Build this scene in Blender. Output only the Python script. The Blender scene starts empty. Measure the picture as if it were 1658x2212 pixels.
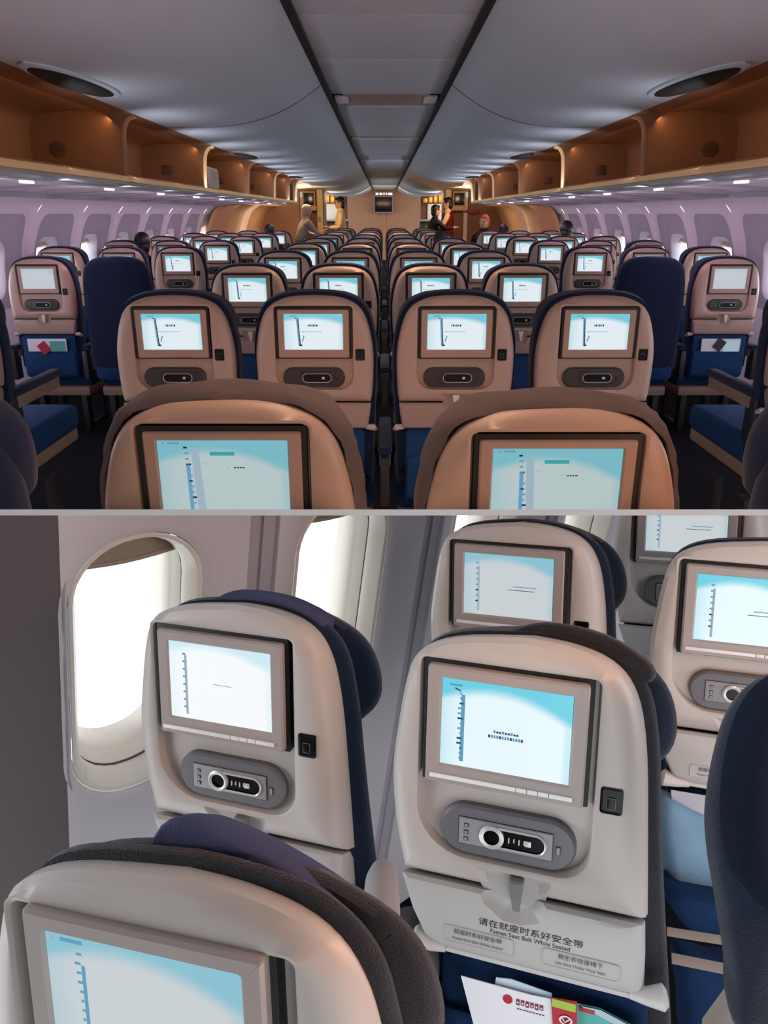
import bpy, bmesh, math, random
from mathutils import Vector, Matrix, Quaternion
random.seed(7)
C = bpy.context.scene.collection
# ------------------------------------------------------------------ camera
FPX, PPX, PPY, HOR = 1600.0, 829.0, 1000.0, 462.0
CZ = 1.48
PITCH = math.atan((PPY - HOR) / FPX)
cp, sp = math.cos(PITCH), math.sin(PITCH)
cam_d = bpy.data.cameras.new('camera'); cam = bpy.data.objects.new('camera', cam_d); C.objects.link(cam)
cam_d.sensor_fit = 'HORIZONTAL'; cam_d.sensor_width = 36; cam_d.lens = 36 * FPX / 1658
cam_d.shift_y = -(1106 - PPY) / 1658; cam_d.clip_start = 0.02; cam_d.clip_end = 200
cam.location = (0, 0, CZ); cam.rotation_euler = (math.pi / 2 - PITCH, 0, 0)
bpy.context.scene.camera = cam
def cw(x, y, z):      # camera coordinates (right, down, forward) -> world
    return Vector((x, z * cp - y * sp, CZ - y * cp - z * sp))
def cdir(v):
    return Vector((v[0], v[2] * cp - v[1] * sp, -v[1] * cp - v[2] * sp))
def ray(u, v):
    a = (u - PPX) / FPX; b = (PPY - v) / FPX
    return Vector((a, cp + sp * b, -sp + cp * b))
def atY(u, v, y):
    r = ray(u, v); return Vector((0, 0, CZ)) + r * (y / r.y)
# the deck between the two cabins lies in this plane (through the lens)
ANG = PITCH + math.atan((1107 - PPY) / FPX)
PN = Vector((0, math.sin(ANG), math.cos(ANG)))   # plane normal, pointing to the upper cabin
PO = Vector((0, 0, CZ))
D0 = 0.5; TH = 13.0 / FPX * D0

# ------------------------------------------------------------------ materials
MATS = {}
def s2l(c): return tuple(((x / 12.92) if x <= 0.04045 else ((x + 0.055) / 1.055) ** 2.4) for x in c)
def mat(name, rgb, rough=0.5, spec=0.5, metal=0.0, noise=0.04, nscale=8, bump=0.0, bscale=200, emis=None, es=1.0, coat=0.0, sheen=0.0):
    if name in MATS: return MATS[name]
    m = bpy.data.materials.new(name); m.use_nodes = True
    nt = m.node_tree; b = nt.nodes['Principled BSDF']
    c = s2l([x / 255 for x in rgb])
    tc = nt.nodes.new('ShaderNodeTexCoord')
    if noise:
        n = nt.nodes.new('ShaderNodeTexNoise'); n.inputs['Scale'].default_value = nscale; n.inputs['Detail'].default_value = 4
        nt.links.new(tc.outputs['Object'], n.inputs['Vector'])
        mx = nt.nodes.new('ShaderNodeMix'); mx.data_type = 'RGBA'
        mx.inputs['A'].default_value = (*[x * (1 - noise * 2) for x in c], 1); mx.inputs['B'].default_value = (*[min(1, x * (1 + noise * 2)) for x in c], 1)
        nt.links.new(n.outputs['Fac'], mx.inputs['Factor']); nt.links.new(mx.outputs['Result'], b.inputs['Base Color'])
    else:
        b.inputs['Base Color'].default_value = (*c, 1)
    if bump:
        n2 = nt.nodes.new('ShaderNodeTexNoise'); n2.inputs['Scale'].default_value = bscale; n2.inputs['Detail'].default_value = 3
        nt.links.new(tc.outputs['Object'], n2.inputs['Vector'])
        bp = nt.nodes.new('ShaderNodeBump'); bp.inputs['Strength'].default_value = bump; bp.inputs['Distance'].default_value = 0.004
        nt.links.new(n2.outputs['Fac'], bp.inputs['Height']); nt.links.new(bp.outputs['Normal'], b.inputs['Normal'])
    b.inputs['Roughness'].default_value = rough; b.inputs['Metallic'].default_value = metal
    b.inputs['Specular IOR Level'].default_value = spec
    b.inputs['Coat Weight'].default_value = coat
    b.inputs['Sheen Weight'].default_value = sheen
    if emis:
        b.inputs['Emission Color'].default_value = (*s2l([x / 255 for x in emis]), 1); b.inputs['Emission Strength'].default_value = es
    MATS[name] = m; return m
def glass_mat():
    m = bpy.data.materials.new('pane'); m.use_nodes = True; nt = m.node_tree
    for n in list(nt.nodes): nt.nodes.remove(n)
    o = nt.nodes.new('ShaderNodeOutputMaterial'); t = nt.nodes.new('ShaderNodeBsdfTransparent'); g = nt.nodes.new('ShaderNodeBsdfGlossy')
    g.inputs['Roughness'].default_value = 0.05; mx = nt.nodes.new('ShaderNodeMixShader'); mx.inputs[0].default_value = 0.04
    nt.links.new(t.outputs[0], mx.inputs[1]); nt.links.new(g.outputs[0], mx.inputs[2]); nt.links.new(mx.outputs[0], o.inputs[0]); return m
def screen_mat(name, top, base, strength, band=0.72, curve=0.5, edge=(1, 1, 1)):
    """lit map page: cyan band with a curved lower edge over a pale ground"""
    m = bpy.data.materials.new(name); m.use_nodes = True; nt = m.node_tree; N = nt.nodes; L = nt.links
    for n in list(N): N.remove(n)
    uv = N.new('ShaderNodeUVMap'); sx = N.new('ShaderNodeSeparateXYZ'); L.new(uv.outputs[0], sx.inputs[0])
    def M(op, a, b=None, c=None):
        n = N.new('ShaderNodeMath'); n.operation = op
        for i, q in enumerate((a, b, c)):
            if q is None: continue
            if isinstance(q, (int, float)): n.inputs[i].default_value = q
            else: L.new(q, n.inputs[i])
        return n.outputs[0]
    x, y = sx.outputs[0], sx.outputs[1]
    # arc: y_edge = band + curve*(x-0.45)^2 on right falling
    dx = M('SUBTRACT', x, 0.42); arc = M('SUBTRACT', band + 0.14, M('MULTIPLY', M('MULTIPLY', dx, dx), curve))
    d = M('SUBTRACT', y, arc)
    f = N.new('ShaderNodeMapRange'); f.interpolation_type = 'SMOOTHSTEP'; L.new(d, f.inputs[0]); f.inputs[1].default_value = -0.06; f.inputs[2].default_value = 0.10
    g = N.new('ShaderNodeMapRange'); L.new(x, g.inputs[0]); g.inputs[1].default_value = 0.0; g.inputs[2].default_value = 0.16; g.inputs[3].default_value = 0.35; g.inputs[4].default_value = 0.0
    fac = M('MAXIMUM', f.outputs[0], g.outputs[0])
    e2 = N.new('ShaderNodeMapRange'); L.new(x, e2.inputs[0]); e2.inputs[1].default_value = 0.93; e2.inputs[2].default_value = 0.97; e2.inputs[3].default_value = 0.0; e2.inputs[4].default_value = 0.35
    fac = M('MAXIMUM', fac, e2.outputs[0])
    mx = N.new('ShaderNodeMix'); mx.data_type = 'RGBA'; L.new(fac, mx.inputs['Factor'])
    mx.inputs['A'].default_value = (*s2l([q / 255 for q in base]), 1); mx.inputs['B'].default_value = (*s2l([q / 255 for q in top]), 1)
    em = N.new('ShaderNodeEmission'); L.new(mx.outputs['Result'], em.inputs[0]); em.inputs[1].default_value = strength
    gl = N.new('ShaderNodeBsdfGlossy'); gl.inputs['Roughness'].default_value = 0.25; gl.inputs[0].default_value = (0.03, 0.03, 0.03, 1)
    ad = N.new('ShaderNodeAddShader'); L.new(em.outputs[0], ad.inputs[0]); L.new(gl.outputs[0], ad.inputs[1])
    o = N.new('ShaderNodeOutputMaterial'); L.new(ad.outputs[0], o.inputs[0]); return m
def emit_mat(name, rgb, s):
    m = bpy.data.materials.new(name); m.use_nodes = True; nt = m.node_tree
    for n in list(nt.nodes): nt.nodes.remove(n)
    e = nt.nodes.new('ShaderNodeEmission'); e.inputs[0].default_value = (*s2l([q / 255 for q in rgb]), 1); e.inputs[1].default_value = s
    o = nt.nodes.new('ShaderNodeOutputMaterial'); nt.links.new(e.outputs[0], o.inputs[0]); return m

GLASS = glass_mat()
# upper cabin palette
A_SHELL = mat('warm_taupe_plastic', (176, 148, 132), 0.42, noise=0.02)
A_BEZEL = mat('taupe_bezel', (168, 136, 120), 0.4, noise=0.02)
A_TRAY = mat('taupe_tray', (160, 134, 122), 0.45, noise=0.02)
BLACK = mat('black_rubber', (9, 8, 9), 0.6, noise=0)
GLOSSBLACK = mat('gloss_black', (6, 6, 8), 0.25, spec=.25, noise=0)
PILLA = mat('dark_grey_plastic', (52, 47, 46), 0.45, noise=0.03)
SILVER = mat('silver_trim', (205, 205, 205), 0.3, metal=0.3, noise=0)
NAVY_A = mat('navy_fabric', (22, 34, 62), 0.9, spec=0.2, noise=0.12, nscale=18, bump=0.35, bscale=420, sheen=0.15)
NAVYCOVER = mat('brown_grey_cover', (96, 84, 84), 0.85, spec=0.2, noise=0.12, nscale=14, bump=0.4, bscale=90)
BLUE_A = mat('blue_seat_fabric', (28, 62, 104), 0.9, spec=0.2, noise=0.1, bump=0.3, bscale=300)
BLUEPAD = mat('bright_blue_cushion', (40, 92, 140), 0.9, spec=0.2, noise=0.08)
ARMB = mat('beige_arm_plastic', (150, 126, 108), 0.5)
DARKFRAME = mat('dark_frame_metal', (40, 38, 40), 0.45)
CEIL = mat('ceiling_panel', (182, 188, 195), 0.75, spec=0.15, noise=0.02, nscale=3)
CEILS = mat('strip_panel', (206, 212, 218), 0.55, spec=0.3, noise=0.02)
SEAM = mat('dark_seam', (22, 20, 22), 0.7, noise=0)
BROWNSEAM = mat('brown_seam', (104, 84, 78), 0.6, noise=0)
BIN = mat('bin_brown_liner', (136, 92, 62), 0.5, spec=0.35, noise=0.03, nscale=3)
BINEDGE = mat('bin_tan_edge', (238, 190, 130), 0.45, noise=0.02)
FASCIA = mat('grey_fascia', (150, 148, 156), 0.4, noise=0.02)
PSU = mat('grey_service_panel', (206, 206, 210), 0.6, spec=.2, noise=0.03)
WALLA = mat('sidewall_panel_white', (208, 204, 212), 0.7, spec=.08, noise=0.02)
POCKET = mat('sidewall_recess_grey', (160, 160, 170), 0.7, spec=.08, noise=0.03)
FLOOR = mat('dark_carpet', (20, 20, 26), 0.95, spec=0.1, noise=0.2, nscale=60, bump=0.3)
BULK = mat('bulkhead_tan', (186, 140, 112), 0.6, noise=0.03)
YEL = mat('galley_cream', (232, 196, 130), 0.5)
GALB = mat('galley_brown', (120, 78, 52), 0.55)
GALW = mat('galley_white', (232, 232, 236), 0.5)
GOLD = mat('galley_gold', (196, 142, 60), 0.35, metal=0.3, noise=0.2, nscale=30)
TVB = mat('tv_black', (18, 20, 26), 0.2, noise=0)
TVF = mat('tv_grey_frame', (150, 146, 148), 0.4)
WHITE = mat('white_plastic', (225, 225, 225), 0.4, noise=0.01)
LIT = emit_mat('lit_lens', (255, 246, 232), 1.3)
SCR_A = screen_mat('lit_map_screen', (120, 205, 222), (232, 244, 250), 0.92)
SCR_A2 = screen_mat('dim_map_screen', (196, 214, 222), (214, 222, 228), 0.72)
SCR_AN = screen_mat('pale_map_screen', (128, 200, 214), (196, 214, 216), 0.80, band=0.70, curve=0.9)
MARK = mat('ink_dark_blue', (30, 52, 84), 0.5, noise=0)
MARKT = emit_mat('ink_teal', (70, 180, 188), 0.75)
MARKP = emit_mat('ink_pale_blue', (110, 168, 205), 0.85)
MARKL = emit_mat('ink_light_grey', (168, 190, 204), 0.85)

# lower cabin palette
B_SHELL = mat('light_grey_beige_plastic', (182, 175, 170), 0.4, noise=0.015)
B_BEZEL = mat('grey_taupe_bezel', (160, 150, 146), 0.38, noise=0.015)
B_TRAY = mat('light_grey_tray', (176, 174, 172), 0.42, noise=0.015)
PILLB = mat('mid_grey_plastic', (98, 97, 102), 0.45, noise=0.02)
PLATEB = mat('grey_inner_plate', (140, 140, 145), 0.4, noise=0.02)
NAVY_B = mat('dark_navy_fabric', (20, 34, 54), 0.92, spec=0.15, noise=0.15, nscale=22, bump=0.45, bscale=380, sheen=0.2)
CHARC = mat('charcoal_fabric', (38, 38, 44), 0.92, spec=0.15, noise=0.15, nscale=22, bump=0.45, bscale=380, sheen=0.2)
VIOLET = mat('violet_grey_fabric', (70, 72, 100), 0.92, spec=0.15, noise=0.1, nscale=12, bump=0.3, bscale=200)
BLUE_B = mat('deep_blue_fabric', (14, 42, 78), 0.9, spec=0.2, noise=0.1, bump=0.3, bscale=300)
PALEBLUE = mat('pale_blue_fabric', (112, 146, 172), 0.9, spec=0.2, noise=0.1, nscale=10, bump=0.3, bscale=60)
WALLB = mat('lining_panel_white', (208, 204, 208), 0.5, noise=0.015)
RIMB = mat('cream_window_frame', (232, 226, 214), 0.4, noise=0.01)
SHADE = mat('beige_window_shade', (156, 146, 134), 0.5, noise=0.02)
PARTB = mat('grey_partition', (88, 80, 82), 0.6, noise=0.02)
SCR_B = screen_mat('bright_map_screen', (112, 208, 228), (232, 248, 253), 1.0, band=0.74, curve=0.8)
SCR_BW = screen_mat('washed_map_screen', (206, 234, 244), (246, 250, 253), 1.0, band=0.80, curve=0.6)
SCR_BG = screen_mat('soft_map_screen', (150, 206, 224), (214, 222, 226), 0.86, band=0.76, curve=0.7)
PAPER = mat('white_paper', (222, 224, 230), 0.6, noise=0.02)
RED = mat('crimson_paper', (170, 22, 44), 0.5, noise=0)
LIME = mat('lime_paper', (160, 186, 60), 0.5, noise=0)
TEAL = mat('teal_paper', (80, 168, 160), 0.5, noise=0.05)
MAROON = mat('maroon_ink', (120, 40, 60), 0.6, noise=0)
SKIN = mat('skin', (206, 150, 122), 0.55, noise=0.04)
HAIR = mat('black_hair', (14, 11, 12), 0.5, noise=0.1)
REDV = mat('dark_red_vest', (128, 20, 34), 0.8)
CREAMS = mat('cream_shirt', (232, 206, 150), 0.8)
GREYCO = mat('grey_white_coat', (170, 164, 160), 0.85, noise=0.2, nscale=20)
DARKCO = mat('black_coat', (16, 15, 18), 0.85)
DENIM = mat('dark_trousers', (34, 34, 44), 0.9)

# ------------------------------------------------------------------ mesh helpers
def sharp(bm, ang=32):
    bm.normal_update(); a = math.radians(ang)
    for e in bm.edges:
        e.smooth = not (len(e.link_faces) == 2 and e.calc_face_angle(0) > a)
    for f in bm.faces: f.smooth = True
def obj(name, bm, m, parent=None, ang=32, recalc=True):
    if recalc: bmesh.ops.recalc_face_normals(bm, faces=bm.faces[:])
    sharp(bm, ang)
    me = bpy.data.meshes.new(name); bm.to_mesh(me); bm.free()
    for q in (m if isinstance(m, (list, tuple)) else [m]): me.materials.append(q)
    o = bpy.data.objects.new(name, me); C.objects.link(o)
    if parent: o.parent = parent
    return o
def tag(o, label=None, cat=None, group=None, kind=None):
    if label: o['label'] = label
    if cat: o['category'] = cat
    if group: o['group'] = group
    if kind: o['kind'] = kind
    return o
def empty(name, M=None):
    o = bpy.data.objects.new(name, None); C.objects.link(o); o.empty_display_size = 0.1
    if M is not None: o.matrix_world = M
    return o
def box(bm, lo, hi, bev=0.0, mi=0, M=None):
    r = bmesh.ops.create_cube(bm, size=1.0); vs = r['verts']
    for v in vs:
        v.co = Vector(((lo[0] + hi[0]) / 2 + v.co.x * (hi[0] - lo[0]), (lo[1] + hi[1]) / 2 + v.co.y * (hi[1] - lo[1]), (lo[2] + hi[2]) / 2 + v.co.z * (hi[2] - lo[2])))
    fs = list({f for v in vs for f in v.link_faces})
    if bev:
        es = list({e for v in vs for e in v.link_edges})
        rr = bmesh.ops.bevel(bm, geom=es, offset=bev, segments=2, affect='EDGES', profile=0.6)
        fs = list({f for f in rr['faces']} | {f for f in fs if f.is_valid}); vs = list({v for f in fs for v in f.verts})
    for f in fs: f.material_index = mi
    if M is not None:
        for v in vs: v.co = M @ v.co
    return vs
def tube(bm, pts, rad, seg=10, mi=0, flat=1.0):
    """swept tube through points; rad scalar or list"""
    pts = [Vector(p) for p in pts]; n = len(pts); rings = []
    up = Vector((0, 0, 1)); prev = None
    for i, p in enumerate(pts):
        t = (pts[min(i + 1, n - 1)] - pts[max(i - 1, 0)]).normalized()
        a = t.cross(up)
        if a.length < 1e-3: a = t.cross(Vector((0, 1, 0)))
        a.normalize(); b = t.cross(a).normalized()
        r = rad[i] if isinstance(rad, (list, tuple)) else rad
        rings.append([bm.verts.new(p + a * (r * math.cos(k * 2 * math.pi / seg)) + b * (r * flat * math.sin(k * 2 * math.pi / seg))) for k in range(seg)])
    for i in range(n - 1):
        for k in range(seg):
            f = bm.faces.new((rings[i][k], rings[i][(k + 1) % seg], rings[i + 1][(k + 1) % seg], rings[i + 1][k])); f.material_index = mi
    for rr in (rings[0], rings[-1]):
        f = bm.faces.new(rr); f.material_index = mi
def catmull(pts, per=6, closed=True):
    out = []; n = len(pts)
    rng = range(n) if closed else range(n - 1)
    for i in rng:
        if closed: p0, p1, p2, p3 = pts[(i - 1) % n], pts[i], pts[(i + 1) % n], pts[(i + 2) % n]
        else: p0, p1, p2, p3 = pts[max(i - 1, 0)], pts[i], pts[i + 1], pts[min(i + 2, n - 1)]
        for k in range(per):
            t = k / per
            out.append(tuple(0.5 * ((2 * p1[j]) + (-p0[j] + p2[j]) * t + (2 * p0[j] - 5 * p1[j] + 4 * p2[j] - p3[j]) * t * t + (-p0[j] + 3 * p1[j] - 3 * p2[j] + p3[j]) * t ** 3) for j in range(len(p1))))
    if not closed: out.append(tuple(pts[-1]))
    return out
def rrect(x0, x1, z0, z1, r, k=6):
    out = []
    if not isinstance(r, (list, tuple)): r = [r] * 4      # order: top right, top left, bottom left, bottom right
    for (cx, cz, a0, rr) in ((x1 - r[0], z1 - r[0], 0, r[0]), (x0 + r[1], z1 - r[1], 90, r[1]), (x0 + r[2], z0 + r[2], 180, r[2]), (x1 - r[3], z0 + r[3], 270, r[3])):
        for i in range(k + 1):
            a = math.radians(a0 + 90 * i / k); out.append((cx + rr * math.cos(a), cz + rr * math.sin(a)))
    return out
def polar(poly, c, angs):
    """radial resampling of a closed outline that is star shaped around c"""
    n = len(poly); out = []
    for a in angs:
        dx, dz = math.cos(a), math.sin(a); best = None
        for i in range(n):
            x1, z1 = poly[i][0] - c[0], poly[i][1] - c[1]; x2, z2 = poly[(i + 1) % n][0] - c[0], poly[(i + 1) % n][1] - c[1]
            ex, ez = x2 - x1, z2 - z1; den = dx * ez - dz * ex
            if abs(den) < 1e-12: continue
            t = (x1 * ez - z1 * ex) / den; s = (x1 * dz - z1 * dx) / den
            if t > 0 and -1e-6 <= s <= 1 + 1e-6 and (best is None or t > best): best = t
        best = best if best is not None else 0.01
        out.append((c[0] + dx * best, c[1] + dz * best))
    return out
def inset(ring, d):
    n = len(ring); out = []
    for i in range(n):
        x0, z0 = ring[(i - 1) % n]; x1, z1 = ring[(i + 1) % n]
        tx, tz = x1 - x0, z1 - z0; l = math.hypot(tx, tz) or 1
        out.append((ring[i][0] - d * tz / l, ring[i][1] + d * tx / l))
    return out
def angset(polys, c, n=72):
    """angles that include every corner of the given outlines, plus an even spread"""
    a = set()
    for p in polys:
        for x, z in p: a.add(round(math.atan2(z - c[1], x - c[0]), 4))
    for i in range(n): a.add(round(-math.pi + 2 * math.pi * (i + .5) / n, 4))
    a = sorted(a); out = [a[0]]
    for q in a[1:]:
        if q - out[-1] > 0.003: out.append(q)
    return out
def loft(bm, rings, cap0=True, cap1=True, mis=None):
    """rings: list of lists of 3d points, equal length"""
    vr = [[bm.verts.new(p) for p in r] for r in rings]; n = len(vr[0])
    for i in range(len(vr) - 1):
        for k in range(n):
            f = bm.faces.new((vr[i][k], vr[i][(k + 1) % n], vr[i + 1][(k + 1) % n], vr[i + 1][k]))
            if mis: f.material_index = mis[i]
    def fan(r, mi):
        c = Vector((0, 0, 0))
        for v in r: c += v.co
        cv = bm.verts.new(c / n)
        for k in range(n):
            f = bm.faces.new((r[k], r[(k + 1) % n], cv)); f.material_index = mi
    if cap0: fan(vr[0], mis[0] if mis else 0)
    if cap1: fan(vr[-1], mis[-1] if mis else 0)
    return vr
def cinset(poly, c, A, d):
    """inset of a convex outline, sampled along the same rays"""
    E_ = []; n = len(poly)
    for i in range(n):
        x1, z1 = poly[i][0] - c[0], poly[i][1] - c[1]; x2, z2 = poly[(i + 1) % n][0] - c[0], poly[(i + 1) % n][1] - c[1]
        l = math.hypot(x2 - x1, z2 - z1)
        if l < 1e-5: continue
        nx, nz = (z2 - z1) / l, -(x2 - x1) / l; h = nx * x1 + nz * z1
        if h < 0: nx, nz, h = -nx, -nz, -h
        E_.append((nx, nz, h - d))
    out = []
    for a in A:
        dx, dz = math.cos(a), math.sin(a); t = min((h / (nx * dx + nz * dz)) for nx, nz, h in E_ if nx * dx + nz * dz > 1e-4)
        out.append((c[0] + dx * t, c[1] + dz * t))
    return out
def ring3(r, y, kx=0.0, kz=0.0): return [Vector((x + kx * max(y, 0), y, z + kz * max(y, 0))) for x, z in r]
def solid(bm, poly, levels, c=None, kx=0, kz=0, mis=None, n=48):
    """levels: (y, inset)"""
    if c is None: c = (sum(p[0] for p in poly) / len(poly), sum(p[1] for p in poly) / len(poly))
    A = angset([poly], c, n); base = polar(poly, c, A)
    sg = [((poly[(i + 1) % len(poly)][0] - poly[i][0]) * (poly[(i + 2) % len(poly)][1] - poly[(i + 1) % len(poly)][1]) - (poly[(i + 1) % len(poly)][1] - poly[i][1]) * (poly[(i + 2) % len(poly)][0] - poly[(i + 1) % len(poly)][0])) for i in range(len(poly))]
    if min(sg) > -1e-7 or max(sg) < 1e-7: loft(bm, [ring3(cinset(poly, c, A, d), y, kx, kz) for y, d in levels], mis=mis)
    else: loft(bm, [ring3(inset(base, d), y, kx, kz) for y, d in levels], mis=mis)
def cut_bool(o, cutter_bm):
    me = bpy.data.meshes.new('c'); bmesh.ops.recalc_face_normals(cutter_bm, faces=cutter_bm.faces[:]); cutter_bm.to_mesh(me); cutter_bm.free()
    co = bpy.data.objects.new('c', me); C.objects.link(co)
    md = o.modifiers.new('b', 'BOOLEAN'); md.object = co; md.operation = 'DIFFERENCE'; md.solver = 'EXACT'
    dg = bpy.context.evaluated_depsgraph_get(); dg.update()
    nm = bpy.data.meshes.new_from_object(o.evaluated_get(dg))
    o.modifiers.clear(); old = o.data; nm.name = old.name
    if len(nm.polygons) > 20:
        o.data = nm
        bm = bmesh.new(); bm.from_mesh(nm); sharp(bm, 32); bm.to_mesh(nm); bm.free()
    bpy.data.objects.remove(co)
def text_obj(s, size, m, parent, loc, name='lettering', squeeze=1.0, rot=0.0, font_cjk=False):
    cu = bpy.data.curves.new('t', 'FONT'); cu.body = s; cu.size = size; cu.align_x = 'CENTER'; cu.align_y = 'CENTER'; cu.resolution_u = 2
    to = bpy.data.objects.new('t', cu); C.objects.link(to); dg = bpy.context.evaluated_depsgraph_get(); dg.update()
    me = bpy.data.meshes.new_from_object(to.evaluated_get(dg)); bpy.data.objects.remove(to)
    # text lies in xy: stand it up facing -y
    for v in me.vertices:
        x, y = v.co.x * squeeze, v.co.y
        xr = x * math.cos(rot) - y * math.sin(rot); yr = x * math.sin(rot) + y * math.cos(rot)
        v.co = Vector((loc[0] + xr, loc[1], loc[2] + yr))
    me.materials.clear(); me.materials.append(m)
    o = bpy.data.objects.new(name, me); C.objects.link(o); o.parent = parent; return o
def copy_tree(o, parent=None):
    c = o.copy(); C.objects.link(c)
    if parent: c.parent = parent
    for ch in list(o.children): copy_tree(ch, c)
    return c
ZONE = {}   # root -> 'A' / 'B'

# ------------------------------------------------------------------ screens
def screen(parent, x0, x1, z0, z1, y, m, kind):
    bm = bmesh.new(); uvl = bm.loops.layers.uv.new('UVMap')
    # slightly dished pane: a real slab with thickness
    vs = box(bm, (x0, y, z0), (x1, y + 0.003, z1))
    for f in bm.faces:
        for l in f.loops: l[uvl].uv = ((l.vert.co.x - x0) / (x1 - x0), (l.vert.co.z - z0) / (z1 - z0))
    w, h = x1 - x0, z1 - z0; yy = y - 0.0004
    def bar(u0, u1, v0, v1, mi, rot=0):
        cx, cz = x0 + w * (u0 + u1) / 2, z0 + h * (v0 + v1) / 2; hw, hh = w * (u1 - u0) / 2, h * (v1 - v0) / 2
        q = []
        for sx, sz in ((-1, -1), (1, -1), (1, 1), (-1, 1)):
            dx, dz = sx * hw, sz * hh
            q.append(bm.verts.new((cx + dx * math.cos(rot) - dz * math.sin(rot), yy, cz + dx * math.sin(rot) + dz * math.cos(rot))))
        f = bm.faces.new(q); f.material_index = mi
    rnd = random.Random(kind)
    # fuselage seat map at the left and a caption: 1 dark, 2 teal, 3 pale, 4 light grey
    if kind in ('a', 'an', 'b', 'bn'):
        if kind == 'a':
            bar(0.10, 0.22, 0.93, 0.955, 3)
            bar(0.225, 0.25, 0.12, 0.84, 3, 0.06)
            bar(0.245, 0.262, 0.14, 0.88, 1, 0.06)
            bar(0.18, 0.25, 0.865, 0.885, 1, -0.3)
            for k in range(7): bar(0.225 + 0.006 * k, 0.25 + 0.006 * k, 0.78 - 0.1 * k, 0.80 - 0.1 * k, 1)
            bar(0.25, 0.30, 0.10, 0.15, 1); bar(0.29, 0.35, 0.50, 0.515, 3); bar(0.31, 0.33, 0.22, 0.40, 3, -0.3)
            for k in range(6): bar(0.40 + 0.03 * k, 0.422 + 0.03 * k, 0.655, 0.71, 1 if k % 2 else 3)
            for k in range(8): bar(0.33 + 0.04 * k, 0.36 + 0.04 * k, 0.50, 0.52, 4)
        elif kind == 'an':
            bar(0.04, 0.055, 0.955, 0.985, 3); bar(0.08, 0.17, 0.955, 0.985, 3)
            bar(0.215, 0.245, 0.0, 0.70, 3, 0.02)
            bar(0.27, 0.33, 0.0, 0.90, 4, 0.05)
            for k in range(11): bar(0.20 + 0.004 * k, 0.228 + 0.004 * k + 0.01 * (k % 2), 0.90 - 0.075 * k, 0.925 - 0.075 * k, 1 if k % 3 == 0 else 3)
            bar(0.40, 0.59, 0.805, 0.855, 2)
            for k in range(4): bar(0.30 + 0.02 * k, 0.315 + 0.02 * k, 0.70, 0.712, 4)
            for k in range(4): bar(0.58 + 0.022 * k, 0.597 + 0.022 * k, 0.635, 0.652, 1)
            bar(0.53, 0.545, 0.635, 0.655, 4)
        elif kind == 'b':
            bar(0.06, 0.16, 0.93, 0.955, 3)
            bar(0.155, 0.185, 0.06, 0.84, 3)
            for k in range(14): bar(0.125 + 0.025 * rnd.random(), 0.155 + 0.03 * rnd.random(), 0.84 - 0.058 * k, 0.862 - 0.058 * k, 1 if rnd.random() < .45 else 3)
            bar(0.10, 0.15, 0.885, 0.90, 1, -0.4)
            for k in range(9): bar(0.415 + 0.022 * k, 0.432 + 0.022 * k, 0.455, 0.478 + 0.01 * (k % 3 == 0), 1 if k % 3 else 3)
            for k in range(13): bar(0.375 + 0.021 * k, 0.391 + 0.021 * k, 0.395, 0.43, 3 if k % 4 else 1)
        elif kind == 'bn':
            bar(0.03, 0.05, 0.955, 0.98, 4); bar(0.08, 0.2, 0.95, 0.98, 3)
            bar(0.185, 0.205, 0.0, 0.80, 3)
            for k in range(10): bar(0.15 + 0.02 * rnd.random(), 0.18 + 0.02 * rnd.random(), 0.87 - 0.07 * k, 0.89 - 0.07 * k, 1 if rnd.random() < .3 else 3)
            bar(0.42, 0.62, 0.335, 0.35, 4, -0.05)
    elif kind == 'bw':
        bar(0.155, 0.18, 0.06, 0.84, 4)
        for k in range(8): bar(0.135, 0.17, 0.84 - 0.1 * k, 0.865 - 0.1 * k, 3)
        bar(0.44, 0.62, 0.50, 0.51, 4)
    elif kind == 'bs':
        bar(0.155, 0.18, 0.06, 0.80, 4)
        for k in range(8): bar(0.135, 0.17, 0.84 - 0.09 * k, 0.865 - 0.09 * k, 1 if k in (5, 7) else 3)
        bar(0.56, 0.82, 0.50, 0.515, 3); bar(0.50, 0.80, 0.445, 0.455, 1)
    return obj('screen', bm, [m, MARK, MARKT, MARKP, MARKL], parent, recalc=False)

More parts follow.
